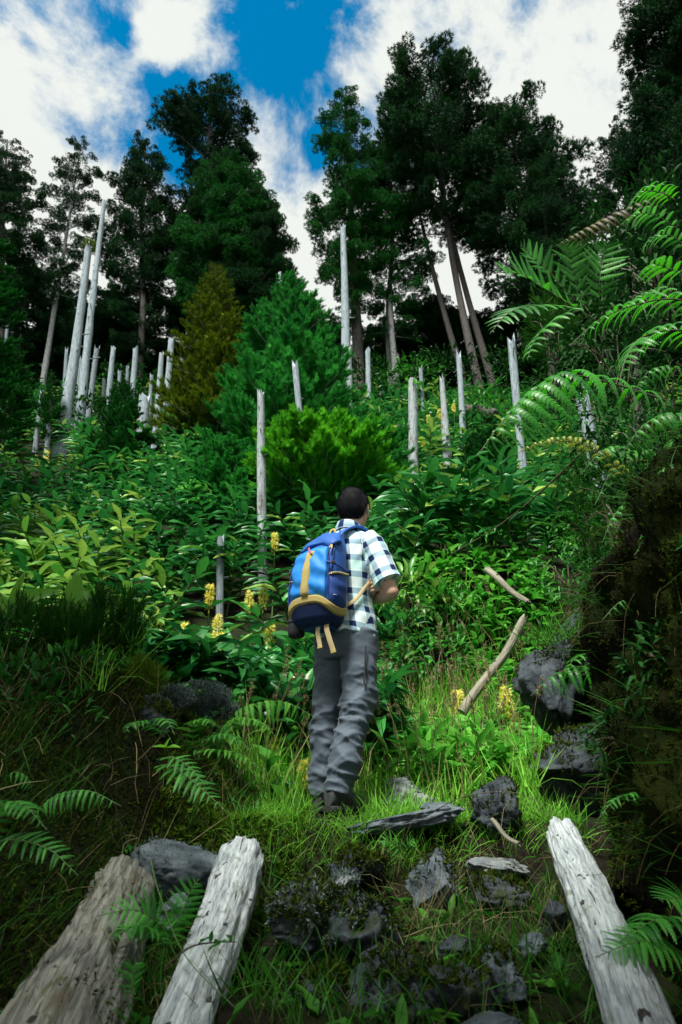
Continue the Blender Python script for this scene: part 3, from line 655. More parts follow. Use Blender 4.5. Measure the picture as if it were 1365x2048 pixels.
for k, (f, t, w0, w1, Y, mt, lab) in enumerate(SN):
    F0 = W(f[0], f[1], Y); T0 = W(t[0], t[1], Y); gz_ = min(Hp(F0[0], Y) - .3, F0[2] - .1); D_ = T0 - F0
    B0 = F0 + D_ * ((gz_ - F0[2]) / D_[2]); th = thing('standing_dead_tree', lab, 'dead tree', B0, gs)
    n = 26; s = np.linspace(0, 1, n)[:, None]; rr_ = random.Random(k)
    bow = np.array((rr_.uniform(-1, 1), rr_.uniform(-1, 1), 0)) * np.linalg.norm(D_) * .006
    path = B0 + (T0 - B0) * s + bow * np.sin(np.pi * s); rad = np.linspace(w0 * mpp(f[1], Y), w1 * mpp(t[1], Y), n) / 2
    rad[:2] *= 1.25
    g = G(); tube(g, path, rad, 14, wob=.12, seed=k, jag=min(rad[-1] * 3.0, .26), freq=1.2)
    g.build('trunk', M[mt], th, B0)
    kg = G()                                             # broken branch stubs
    for q in range(int(6 + np.linalg.norm(D_) * 1.2)):
        u = rr_.uniform(.1, .96); a = rr_.uniform(0, 6.28); j = int(u * (n - 1)); c = path[j]; r0 = rad[j]
        d = np.array((math.cos(a), math.sin(a), rr_.uniform(-.2, .4))); L = r0 * (rr_.uniform(1.15, 1.7) if q % 4 else rr_.uniform(2.0, 4.5))
        tube(kg, np.array([c + d * r0 * .7, c + d * L]), [r0 * .17, r0 * .11], 5)
    tag(kg.build('branch_stubs', M['snag_dim'], th, B0), kind='stuff')
    if k in (13, 18):                                    # a splinter standing beside the broken top
        sg = G(); e = T0 + np.array((rad[-1] * (.8 if k == 18 else -.3), 0, 0)); tube(sg, np.array([e - D_ * .06, e - D_ * .03, e + D_ * (.03 if k == 18 else .025)]), [rad[-1] * .5, rad[-1] * .4, rad[-1] * .12], 6, wob=.2, seed=k); sg.build('splinter', M[mt], th, B0)
    if k in (0, 18):
        tg_ = G(); nn = 26; place(tg_, *SPRAY[0], basis(nrm(RNG.normal(size=(nn, 3)) + (0, 0, .7))), T0 + RNG.normal(size=(nn, 3)) * rad[-1] * .7, np.full(nn, .22 if k == 0 else .12), RNG.uniform(.3, 1, nn)); tg_.build('leaf_tuft', M['needle_olive' if k == 0 else 'needle_bright'], th, B0, smooth=False)
# fallen dark log on the crest
a_, b_ = W(935, 822, 19), W(990, 832, 18.5); g = G(); tube(g, smooth_path([a_, (a_ + b_) / 2 + (0, 0, .05), b_], 8), .2, 9, wob=.2, seed=3)
tag(g.build('fallen_log', M['bark'], None, a_), 'dark fallen log lying at the foot of the leaning trunks', 'log')
# ------------------------------------------------------------------ ginger on the slope
LEAF_ME = {}
for mk in ('ginger', 'ginger_yellow'):
    for k, (v, f) in enumerate(LEAF):
        for tn in (.1, .35, .65, .95):
            q = G(); q.add(v, f, tn); LEAF_ME[mk, k, tn] = q.mesh('leaf', M[mk])
def ginger_proto(seed, n=10):
    r = np.random.default_rng(seed); Ls = r.uniform(.95, 1.3); lean = r.uniform(.5, 1.05)
    t = np.linspace(0, 1, 9); path = np.stack([.03 * np.sin(t * 4 + seed), -lean * Ls * .75 * t ** 1.6, Ls * (t - .38 * lean * t ** 2)], -1)
    T, A, B = frames(path); items = []
    for k in range(n):
        u = .22 + .76 * (k + r.uniform(-.2, .2)) / (n - 1) if n > 1 else .5
        u = min(max(u, .1), .99); j = u * 8; i = min(int(j), 7); c = path[i] + (path[i + 1] - path[i]) * (j - i); tt = T[i]
        sd = np.array((1.0 if k % 2 else -1.0, 0, 0)) + r.normal(size=3) * .25
        d = nrm(sd * (1.0 if k < n - 1 else .2) + tt * .55 + np.array((0, -.25, .12)))
        items.append((basis(d[None], nrm(np.array([0, -.35, 1.0]) + r.normal(size=3) * .2)[None])[0], c, r.uniform(.26, .37) * (.75 + .5 * math.sin(math.pi * min(u, .9))), r.integers(0, 3), r.choice([.1, .35, .65, .95], p=[.3, .35, .25, .1]), r.uniform() < .10))
    return path, items
PROTO = [ginger_proto(s, 13 + s % 4) for s in range(10)]
def ginger_mesh(p, yellow=False):
    path, items = PROTO[p]; q = G()
    for Rm, c, s, k, tn, y in items: place(q, *LEAF[k], Rm[None], c[None], np.array([s]), tn)
    return q
STEM_ME = []; FOL_ME = []; FOLY_ME = []
for p, (path, items) in enumerate(PROTO):
    q = G(); tube(q, path, np.linspace(.014, .006, 9), 5); STEM_ME.append(q.mesh('stem', M['stem']))
    FOL_ME.append(ginger_mesh(p).mesh('foliage', M['ginger'])); FOLY_ME.append(ginger_mesh(p).mesh('foliage', M['ginger_yellow']))
def t_flower(seed):
    r = np.random.default_rng(seed); q = G(); n = 95; t = r.uniform(0, 1, n); a = r.uniform(0, 6.28, n)
    rad = .5 * np.sin(np.pi * np.clip(t * .85 + .12, 0, 1)) ** .6
    d = np.stack([np.cos(a), np.sin(a), r.uniform(.0, .8, n)], -1); P = np.stack([np.cos(a) * rad * .045, np.sin(a) * rad * .045, t * .27], -1)
    for k, (v, f) in enumerate(SPRAY): w = np.arange(n) % 3 == k; place(q, v * (1.5, 1, 1), f, basis(d[w], rdir(w.sum())), P[w], r.uniform(.03, .055, w.sum()), r.uniform(0, 1, w.sum()))
    tube(q, np.array([(0, 0, -.05), (0, 0, .12), (0, 0, .27)]), .008, 5, 0.3)
    return q
FLOW_ME = [t_flower(s).mesh('flower_spike', M['flower']) for s in range(4)]

rg = np.random.default_rng(5)
FL = [((420, 1195), 7.9, 'flowering ginger directly under the short grey post-like snag'), ((500, 1205), 8.0, 'flowering ginger left of the foot of the peeling snag'), ((527, 1196), 8.3, 'flowering ginger touching the foot of the peeling snag'),
 ((436, 1256), 7.4, 'flowering ginger with the tallest spike of the cluster left of the hiker'), ((370, 1275), 7.2, 'flowering ginger second from the left in the low cluster'), ((318, 1250), 7.6, 'paler flowering ginger at the left end of the low cluster'),
 ((443, 1299), 7.1, 'flowering ginger with a small spike below the tallest one'), ((541, 1282), 7.2, 'flowering ginger closest to the backpack, at its lower left'), ((550, 1086), 9.4, 'flowering ginger between the peeling snag and the hiker shoulder'),
 ((821, 1106), 8.6, 'flowering ginger right of the checked shirt sleeve'), ((815, 1058), 9.6, 'flowering ginger under the foot of the split-topped snag'), ((855, 992), 12.0, 'flowering ginger just right of the split-topped snag'),
 ((882, 985), 12.4, 'flowering ginger below the brown pointed snag'), ((75, 928), 16.5, 'flowering ginger at the far left under the snags'), ((92, 918), 17.0, 'smaller flowering ginger beside the far left one'), ((122, 925), 17.5, 'flowering ginger right below the widest snag'),
 ((792, 866), 16.5, 'small flowering ginger above the bright rounded conifer'), ((846, 892), 15.0, 'small flowering ginger between the split-topped and brown snags'), ((880, 832), 17.5, 'small flowering ginger left of the slim white snag'), ((908, 818), 18.0, 'highest flowering ginger, beside the slim white snag'), ((858, 842), 17.8, 'small flowering ginger left of the brown pointed snag'), ((932, 905), 14.5, 'small flowering ginger below the slim white snag'),
 ((1042, 935), 11.5, 'flowering ginger beside the long leaning snag'), ((1038, 1038), 9.4, 'flowering ginger at the foot of the long leaning snag'), ((918, 1420), 5.9, 'flowering ginger at the foot of the leaning pole'), ((1016, 1418), 5.6, 'flowering ginger right of the leaning pole, by the boulder'), ((608, 1535), 4.5, 'flowering ginger low beside the hiker left leg'), ((548, 1500), 4.9, 'pale flowering ginger above the mossy left bank end'), ((890, 862), 16.0, 'flowering ginger touching the brown pointed snag')]
FLXY = [W(f[0][0], f[0][1], f[1]) for f in FL]
SNXY = [W(s[0][0], s[0][1], s[4]) for s in SN]
cand = []
for _ in range(9800):
    y = 6.7 + 18.5 * rg.uniform() ** 1.25; x = rg.uniform(-.78, .70) * y
    if y < 7.3 and x > .15: continue
    if x > 2.6 and y < 8: continue
    if any(f[1] - 3.2 < y < f[1] + .3 and abs(x / y - f[0] / f[1]) < .022 + .10 / y and gc(y) + 1.0 > f[2] / f[1] * y for f in SNXY): continue
    if any(f[1] - 2.2 < y < f[1] + .1 and abs(x / y - f[0] / f[1]) < .030 + .12 / y and gc(y) + 1.15 > f[2] / f[1] * y for f in FLXY): continue
    cand.append((x, y))
cand = np.array(cand); cz = H(cand[:, 0], cand[:, 1])
def seen_px(x, y, z):
    d = y * math.cos(PITCH) + z * math.sin(PITCH); return 682.5 + FPX * x / d, 1024 - FPX * (z * math.cos(PITCH) - y * math.sin(PITCH)) / d
keep = []; grid = {}
for k, (x, y) in enumerate(cand):
    sp = .235 + .010 * (y - 7); key = (int(x / .7), int(y / .7)); ok = True
    for dx in (-1, 0, 1):
        for dy in (-1, 0, 1):
            for j in grid.get((key[0] + dx, key[1] + dy), ()):
                if (cand[j][0] - x) ** 2 + (cand[j][1] - y) ** 2 < sp * sp: ok = False; break
    if ok: grid.setdefault(key, []).append(k); keep.append(k)
cand = cand[keep]; cz = cz[keep]; order = np.argsort(cand[:, 1]); cand = cand[order]; cz = cz[order]
# what a person at the lens can see of them: in front of the ridge of the left bank and inside the frame
def inframe(x, y, z, m=60):
    d = y * math.cos(PITCH) + z * math.sin(PITCH); px = 682.5 + FPX * x / d; py = 1024 - FPX * (z * math.cos(PITCH) - y * math.sin(PITCH)) / d
    return (px > -m) & (px < 1365 + m) & (py > -m) & (py < 2048 + m), px, py
vis, ppx, ppy = inframe(cand[:, 0], cand[:, 1], cz + .8)
hid = ((ppx < 330) & (ppy > 1260)) | ((ppx > 1060) & (ppy > 880)) | ((ppx > 600) & (ppx < 740) & (ppy > 1060))
big = np.where(vis & ~hid)[0][:290]; bigset = set(big.tolist())
mass = G(); massy = G(); mstem = G()
def glab(px, py, yel):
    z = 'between the left bank and the short grey post-like snag' if px < 430 else 'between the peeling snag and the backpack' if px < 670 else 'right of the checked sleeve, left of the split-topped snag' if px < 860 else 'right of the split-topped snag, above the cut face'
    return ('yellowing' if yel else 'green') + ' flowerless ginger stem ' + z, ('yellowing' if yel else 'green') + ' ginger ' + z
near_leaf = 0
def local(items_R, yaw): pass
for k in range(len(cand)):
    x, y = cand[k]; p = int(rg.integers(0, 10)); yaw = rg.normal() * .55; sc = rg.uniform(.8, 1.15) * (1 + .012 * (y - 7)); c, s = math.cos(yaw), math.sin(yaw)
    yel = fbm(np.array([[x * .45, y * .45, 3.3]]), 2, 8)[0] + rg.normal() * .35 + (.25 if x > .8 and y > 9 else 0) + (.10 if y > 17 and x < -4 else 0) > .86
    if k in bigset:
        lb_, gp_ = glab(ppx[k], ppy[k], yel); th = thing('ginger_plant', lb_, 'ginger plant', (x, y, cz[k] - .04), gp_)
        th.rotation_euler = (0, 0, yaw); th.scale = (sc,) * 3
        put_obj('stem', STEM_ME[p], th, Matrix.Identity(4))
        if near_leaf < 95:
            near_leaf += 1
            for Rm, cc, ss, kk, tn, yy in PROTO[p][1]: put_obj('leaf', LEAF_ME['ginger_yellow' if (yel or yy) else 'ginger', int(kk), float(tn)], th, m4(Rm, cc, ss))
        else: tag(put_obj('foliage', (FOLY_ME if yel else FOL_ME)[p], th, Matrix.Identity(4)), kind='stuff')
    else:
        Rz = np.array([[c, -s, 0], [s, c, 0], [0, 0, 1.0]])
        for Rm, cc, ss, kk, tn, yy in PROTO[p][1]:
            place(massy if (yel or yy) else mass, *LEAF[kk], (Rz @ Rm)[None], (Rz @ cc * sc + (x, y, cz[k] - .04))[None], np.array([ss * sc]), float(np.clip(tn + rg.normal() * .1, 0, 1)))
        tube(mstem, PROTO[p][0][::2] @ Rz.T * sc + (x, y, cz[k] - .04), .01, 3, cap=False)
tag(mass.build('ginger_thicket', M['ginger']), 'dense thicket of green ginger leaves covering the upper slope', 'ginger thicket', kind='stuff')
tag(massy.build('yellowing_ginger_thicket', M['ginger_yellow']), 'yellowing ginger leaves scattered through the thicket', 'ginger thicket', kind='stuff')
tag(mstem.build('ginger_canes', M['stem']), 'bare lower ginger canes under the thicket leaves', 'canes', kind='stuff')

for k, ((px, py), Y, lab) in enumerate(FL):
    c = W(px, py, Y); gz0 = Hp(c[0], Y); hgt = max(c[2] - gz0 - .13, .3); p = k % 10; path = PROTO[p][0]; s = min(1.15, max(.55, hgt / path[-1][2])); s *= 1 if Y > 6 else .6
    # the cane is raised so that its tip carries the spike
    q = G(); base = np.array((c[0], Y, gz0 - .05)); tip = c - (0, 0, .13)
    th = thing('flowering_ginger', lab, 'flowering ginger', base, 'ginger in flower')
    pth = smooth_path([base, base + (tip - base) * .5 + (0, .06, 0), tip, tip + (0, 0, .05)], 10); tube(q, pth, .011, 5); q.build('stem', M['stem'], th, base)
    for j in range(7):
        u = .35 + .6 * j / 7; cc = pth[int(u * 8)] - base; d = nrm(np.array(((1 if j % 2 else -1) + rg.normal() * .3, -.4 + rg.normal() * .3, .45)))
        put_obj('leaf', LEAF_ME['ginger_yellow' if rg.uniform() < .2 else 'ginger', int(rg.integers(0, 3)), float(rg.choice([.1, .35, .65]))], th, m4(basis(d[None], np.array([[0, -.3, 1.0]]))[0], cc, rg.uniform(.26, .38) * (1 if Y > 6 else .7)))
    m = m4(basis(nrm(np.array([[rg.normal() * .1, 1, 0]])), np.array([[0, 0, 1.0]]))[0], tip - base, rg.uniform(.85, 1.1) * (.7 if Y < 5.2 else 1.0 if Y < 10 else 1.25)); put_obj('flower_spike', FLOW_ME[k % 4], th, m)

# ------------------------------------------------------------------ grass and herbs
def grass(g, x, y, z, L, tint, lean=.25, rng=rg, wid=1.0, nrmv=None):
    n = len(x); yaw = rng.uniform(0, 2 * np.pi, n); up = nrm(np.stack([rng.normal(size=n) * lean, rng.normal(size=n) * lean, np.ones(n)], -1) + (0 if nrmv is None else nrmv * .6))
    yd = np.stack([np.cos(yaw), np.sin(yaw), np.zeros(n)], -1); xd = nrm(np.cross(yd, up)); yd = np.cross(up, xd); Rm = np.stack([xd, yd, up], -1)
    which = rng.integers(0, 4, n); S = np.stack([L * 0 + np.clip(L, .12, .4) * wid, L, L], -1)
    for k, (v, f) in enumerate(BLADE): w = which == k; place(g, v, f, Rm[w], np.stack([x, y, z], -1)[w], S[w], tint[w])
def field(n, x0, x1, y0, y1, keep=None, rng=rg):
    x = rng.uniform(x0, x1, n); y = rng.uniform(y0, y1, n)
    if keep is not None: k = keep(x, y); x, y = x[k], y[k]
    return x, y, H(x, y)
def patch(x, y, s, sd): return fbm(np.stack([x * s, y * s, np.zeros_like(x)], -1), 3, sd)
# the bright meadow beyond the step
x, y, z = field(15000, -1.0, 2.2, 3.45, 7.0, lambda x, y: (x < np.interp(y, [3.4, 4.4, 5.5, 7], [1.0, 1.15, 1.7, 2.4])) & (x > np.interp(y, [3.4, 4, 5, 7], [-.30, -.4, -.8, -1.0])) & (patch(x, y, 2.2, 4) > -.45) & ~((x > -.25) & (x < .12) & (np.abs(y - 3.68) < .30) & (patch(x, y, 9, 5) > -.5)))
g = G(); grass(g, x, y, z - .01, rg.uniform(.14, .40, len(x)) * (1 + .3 * patch(x, y, 1.5, 6)) * np.interp(y, [3.4, 3.9, 4.4], [.45, .6, 1]), np.clip(rg.normal(.55, .25, len(x)) , 0, 1), .3, wid=.9)
tag(g.build('meadow_grass', M['grass']), 'bright green grass of the clearing round the hiker', 'grass', kind='stuff')
g = G(); x, y, z = field(700, -.6, 1.9, 4.0, 6.8, lambda x, y: x < np.interp(y, [3.4, 4.4, 5.5, 7], [1.0, 1.1, 1.6, 2.3])); grass(g, x, y, z, rg.uniform(.3, .75, len(x)), rg.uniform(.2, 1, len(x)), .2, wid=.45)
for xx, yy, zz in zip(x[:130], y[:130], z[:130]):
    h = rg.uniform(.45, .85); ln = rg.normal(size=2) * .12; top = np.array((xx + ln[0], yy + ln[1], zz + h)); tube(g, smooth_path([(xx, yy, zz), (xx + ln[0] * .3, yy + ln[1] * .3, zz + h * .6), top], 5), .0025, 3, .5, cap=False)
    m = 12; place(g, *SPRAY[1], basis(nrm(rg.normal(size=(m, 3)) * .5 + (ln[0] * 3, ln[1] * 3, 1))), top - np.array((ln[0], ln[1], h))[None] * rg.uniform(0, .16, m)[:, None], np.full(m, .03), .75)
tag(g.build('seeding_grass', M['straw']), 'pale seed heads standing over the meadow grass', 'grass', kind='stuff')
# broad-leaved herbs in the clearing
g = G(); x, y, z = field(2100, -.9, 2.1, 4.2, 7.2, lambda x, y: (x < np.interp(y, [3.4, 4.4, 5.5, 7], [1.0, 1.05, 1.6, 2.3])) & (patch(x, y, 1.3, 12) > -.15))
for k, (v, f) in enumerate(LEAF):
    w = np.arange(len(x)) % 3 == k; n = w.sum()
    for q in range(4):
        d = np.stack([rg.normal(size=n), rg.normal(size=n), rg.uniform(.1, 1.1, n)], -1); place(g, v * (1.25, 1, 1), f, basis(d, np.array((0, 0, 1.0))), np.stack([x[w], y[w], z[w] + rg.uniform(.03, .28, n)], -1), rg.uniform(.07, .2, n), np.clip(rg.normal(.5, .3, n), 0, 1))
tag(g.build('meadow_herbs', M['herb']), 'broad-leaved herbs mixed into the bright clearing', 'herbs', kind='stuff')
# ginger-like low leaves at the left of the clearing
g = G(); x, y, z = field(420, -1.6, .35, 4.9, 7.4)
for k, (v, f) in enumerate(LEAF):
    w = np.arange(len(x)) % 3 == k; n = w.sum()
    for q in range(6):
        d = np.stack([rg.normal(size=n), rg.normal(size=n) - .4, rg.uniform(.1, .9, n)], -1); place(g, v, f, basis(d, np.array((0, -.3, 1.0))), np.stack([x[w], y[w], z[w] + rg.uniform(.1, .6, n)], -1), rg.uniform(.2, .34, n), np.clip(rg.normal(.45, .35, n), 0, 1))
tag(g.build('low_ginger_leaves', M['ginger']), 'low broad leaves below the flowering ginger', 'ginger thicket', kind='stuff')
# shaded grass on the rocky steps in front
x, y, z = field(2900, -.62, .92, 1.35, 3.3, lambda x, y: (patch(x, y, 3.2, 31) > .12) & (x < .9))
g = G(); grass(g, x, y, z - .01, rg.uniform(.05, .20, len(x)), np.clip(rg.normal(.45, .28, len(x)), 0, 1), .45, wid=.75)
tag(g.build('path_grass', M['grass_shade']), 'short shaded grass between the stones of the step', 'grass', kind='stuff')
# rough grass hanging from the left bank
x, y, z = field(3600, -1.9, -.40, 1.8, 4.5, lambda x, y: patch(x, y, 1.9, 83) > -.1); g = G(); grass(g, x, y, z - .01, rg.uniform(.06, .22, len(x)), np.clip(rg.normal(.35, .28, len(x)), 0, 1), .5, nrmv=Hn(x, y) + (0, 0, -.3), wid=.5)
tag(g.build('bank_grass', M['grass_bank_shade']), 'rough grass hanging from the left bank', 'grass', kind='stuff')
x, y, z = field(600, -1.9, -.45, 1.8, 4.4, lambda x, y: patch(x, y, 2.2, 84) > .0); g = G(); grass(g, x, y, z - .01, rg.uniform(.05, .17, len(x)), np.clip(rg.normal(.2, .2, len(x)), 0, 1), .6, nrmv=Hn(x, y) * 1.5 + (0, 0, -.6), wid=.3)
tag(g.build('bank_thatch', M['straw']), 'withered grass matted on the left bank', 'grass', kind='stuff')
x, y, z = field(560, .25, .72, 1.6, 2.6, lambda x, y: patch(x, y, 4, 33) > -.2); g = G(); grass(g, x, y, z - .01, rg.uniform(.06, .20, len(x)), np.clip(rg.normal(.45, .28, len(x)), 0, 1), .6, wid=.55)
n = 420; x, y, z = field(n, -.35, .75, 1.6, 3.1, lambda x, y: patch(x, y, 3, 34) > -.1); n = len(x); d = np.stack([rg.normal(size=n), rg.normal(size=n) - .3, rg.uniform(.1, .9, n)], -1); place(g, *LEAF[2], basis(d, np.array((0, 0, 1.0))), np.stack([x, y, z + .01], -1), rg.uniform(.03, .10, n), rg.uniform(0, 1, n))
tag(g.build('path_weeds', M['grass_shade']), 'weeds and short grass among the stones beside the right log', 'weeds', kind='stuff')
# fringe of grass along the lip of the step
x, y, z = field(2600, -.45, 1.0, 3.12, 3.55); g = G(); nv = np.tile((0, -1.0, -.2), (len(x), 1)); k_ = ~((x > -.22) & (x < .08) & (y > 3.36)); x, y, z, nv = x[k_], y[k_], z[k_], nv[k_]; grass(g, x, y, z - .01, rg.uniform(.05, .16, len(x)), np.clip(rg.normal(.6, .25, len(x)), 0, 1), .4, nrmv=nv, wid=.6)
tag(g.build('lip_grass', M['grass']), 'grass hanging over the lip of the step below the hiker', 'grass', kind='stuff')
# dry straw
g = G(); x, y, z = field(620, .15, .95, 2.3, 3.2, lambda x, y: patch(x, y, 2.5, 77) > .1); grass(g, x, y, z + .02, rg.uniform(.08, .26, len(x)), rg.uniform(0, 1, len(x)), .9, wid=.24)
x, y, z = field(520, -1.5, -.45, 2.0, 4.0, lambda x, y: patch(x, y, 2.0, 78) > .1); grass(g, x, y, z + .01, rg.uniform(.10, .30, len(x)), rg.uniform(0, 1, len(x)), .9, nrmv=Hn(x, y), wid=.35)
tag(g.build('dry_grass', M['straw']), 'dry straw-coloured grass lying over stones and bank', 'grass', kind='stuff')
# tufts of long grass in the foreground, each a plant of its own
for k, (px, py, Y, n, L, lab) in enumerate(((880, 1815, 2.75, 26, .26, 'long-bladed grass tuft in front of the squarish rock'), (1085, 1830, 2.45, 22, .24, 'long-bladed grass tuft against the left side of the white right log'), (930, 2010, 1.95, 24, .26, 'broad grass tuft among the dark stones at the bottom'), (520, 2030, 1.9, 26, .25, 'leafy grass tuft right of the foot of the white left log'), (570, 1640, 3.25, 40, .24, 'grass tuft at the left end of the lip'), (735, 1610, 3.55, 46, .22, 'grass tuft in front of the hiker right shoe'), (545, 1790, 2.75, 22, .28, 'grass tuft leaning on the upper end of the white left log'), (1010, 1980, 2.0, 20, .28, 'grass tuft beside the foot of the white right log'), (1060, 1560, 3.6, 40, .30, 'grass tuft hanging beside the big dark rock'), (660, 1925, 2.2, 18, .22, 'sparse grass tuft below the lichened rock'), (260, 1320, 3.7, 34, .34, 'arching grass tuft on the ridge of the left bank'), (190, 1370, 3.4, 30, .30, 'arching grass tuft on the face of the left bank'))):
    c = hitground(px, py, 1.2, 8); c = W(px, py, Y) if c is None or abs(c[1] - Y) > 1 else c; g = G(); a = rg.normal(size=(n, 2)) * .035
    grass(g, c[0] + a[:, 0], c[1] + a[:, 1], np.full(n, c[2] - .03), L * rg.uniform(.5, 1.2, n), np.clip(rg.normal(.55, .25, n), 0, 1), .42, wid=.5)
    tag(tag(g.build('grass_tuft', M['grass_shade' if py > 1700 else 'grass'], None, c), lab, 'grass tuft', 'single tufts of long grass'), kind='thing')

# ------------------------------------------------------------------ moss, small leaves
TM = t_spray(4, .34, 1.1, 9)
def moss(g, P, N, size, rng=rg, spread=.8):
    n = len(P); place(g, *TM, basis(N + rng.normal(size=(n, 3)) * spread, rdir(n, rng)), P, size * rng.uniform(.5, 1.4, n), np.clip(rng.normal(.4, .3, n), 0, 1))
P, N = wallpt(42000, rg); k = fbm(P * 2.1, 3, 51) > -.35; g = G(); moss(g, P[k], N[k], .015); tag(g.build('bank_moss', M['moss_dark']), 'dark moss coating the right earth bank', 'moss', kind='stuff')
k = fbm(P * 1.9, 3, 52) > .1; g = G(); moss(g, P[k] + N[k] * .008, N[k], .014); tag(g.build('olive_moss', M['moss']), 'olive moss patches on the right earth bank', 'moss', kind='stuff')
x, y, z = field(70000, -1.9, -.28, 1.4, 4.7); Nn = Hn(x, y); g = G(); moss(g, np.stack([x, y, z], -1), Nn, .015); tag(g.build('left_bank_moss', M['moss']), 'olive-brown moss on the left bank', 'moss', kind='stuff')
x, y, z = field(7000, -.75, -.15, 2.7, 4.2, lambda x, y: patch(x, y, 3.3, 62) > -.05); g = G(); moss(g, np.stack([x, y, z], -1), Hn(x, y), .024); tag(g.build('bright_moss', M['moss_bright']), 'brighter yellow-green moss where the left bank meets the clearing', 'moss', kind='stuff')
x, y, z = field(9000, -.6, .95, 1.3, 3.4, lambda x, y: patch(x, y, 2.7, 63) > .0); g = G(); moss(g, np.stack([x, y, z], -1), Hn(x, y), .016); tag(g.build('path_moss', M['moss_dark']), 'dark moss between the stones of the path', 'moss', kind='stuff')
P, N = wallpt(3200, rg, tlo=.25); k = fbm(P * 1.6, 2, 75) > -.1; P, N = P[k], N[k]; g = G(); grass(g, P[:, 0], P[:, 1], P[:, 2], rg.uniform(.06, .24, len(P)), np.clip(rg.normal(.3, .25, len(P)), 0, 1), .5, nrmv=N * 1.2 + (0, 0, -1.3), wid=.45)
tag(g.build('hanging_grass', M['grass_bank_shade']), 'grass hanging down the right earth bank', 'grass', kind='stuff')
# creeping leaves in the bank shade
g = G(); P, N = wallpt(6500, rg); k = fbm(P * 1.4, 2, 71) > .05; P, N = P[k], N[k]; n = len(P); place(g, *LEAF[2], basis(N + rg.normal(size=(n, 3)) * .6 + (0, 0, .2), np.array((0, 0, 1.0))), P, rg.uniform(.03, .07, n), rg.uniform(0, 1, n)); tag(g.build('bank_creeper', M['herb_dark']), 'small creeping leaves on the right earth bank', 'creeper', kind='stuff')
g = G(); x, y, z = field(2600, -1.9, -.35, 1.6, 4.5, lambda x, y: patch(x, y, 1.8, 72) > .05); Nn = Hn(x, y); n = len(x); place(g, *LEAF[2], basis(Nn + rg.normal(size=(n, 3)) * .7 + (0, -.2, .2), np.array((0, 0, 1.0))), np.stack([x, y, z + .02], -1), rg.uniform(.025, .07, n), rg.uniform(0, 1, n)); tag(g.build('left_bank_creeper', M['herb_dark']), 'small dark leaves sprinkled over the left bank', 'creeper', kind='stuff')
# hair-fine dead stalks and roots on both banks
g = G()
P, N = wallpt(240, rg)
for a, n_ in zip(P, N):
    L = rg.uniform(.06, .26); d = nrm(n_ * .7 + rg.normal(size=3) * .6 + (0, -.1, -.3)); tube(g, smooth_path([a, a + d * L * .6, a + d * L + (0, 0, -L * .4)], 5), .0007, 3, rg.uniform(0, .3), cap=False)
x, y, z = field(260, -1.6, -.4, 1.7, 4.3)
for a in np.stack([x, y, z], -1):
    L = rg.uniform(.08, .3); d = nrm(rg.normal(size=3) * .8 + (.2, -.4, .7)); tube(g, smooth_path([a, a + d * L * .6, a + d * L + (0, 0, -L * .35)], 5), .0009, 3, rg.uniform(0, .6), cap=False)
tag(g.build('dead_stalks', M['straw']), 'thin dead stalks and rootlets straggling from both banks', 'stalks', kind='stuff')

# ------------------------------------------------------------------ leafy bushes on the cut face and the banks
def bush(label, px, py, Y, rx, rz, n, size, mat, group, tmpl=LEAF, seed=0, droop=-.1, name='bush', stems=8, ry=None, cat='bush', up=.35):
    r = np.random.default_rng(900 + seed); c = W(px, py, Y); ry = ry or rx; th = thing(name, label, cat, c - (0, 0, rz), group); B = np.array(th.location)
    o = nrm(r.normal(size=(n, 3))) * r.uniform(.45, 1, (n, 1)) ** .6 * (rx, ry, rz); o += .25 * rx * np.stack([fbm(o * 3 / rx + 9, 2, seed), fbm(o * 3 / rx + 19, 2, seed), fbm(o * 3 / rx + 29, 2, seed)], -1)
    g = G(); w_ = r.integers(0, len(tmpl), n); D = nrm(o / (rx, ry, rz)) * .8 + r.normal(size=(n, 3)) * .5 + (0, -.15, up + droop)
    for k, (v, f) in enumerate(tmpl): w = w_ == k; place(g, v, f, basis(D[w], np.array((0, -.2, 1.0)) + r.normal(size=(w.sum(), 3)) * .3), (c + o)[w], size * r.uniform(.6, 1.3, w.sum()), np.clip(r.normal(.45, .28, w.sum()), 0, 1))
    tag(g.build('foliage', M[mat], th, B), kind='stuff'); sg = G()
    for k in range(stems): tube(sg, smooth_path([B + r.normal(size=3) * rx * .12, c + o[k] * .4, c + o[k] * .95], 6), np.linspace(.008, .003, 6), 4, cap=False)
    tag(sg.build('twigs', M['rachis'], th, B), kind='stuff'); return th
gb = 'leafy bushes hanging on the cut face'
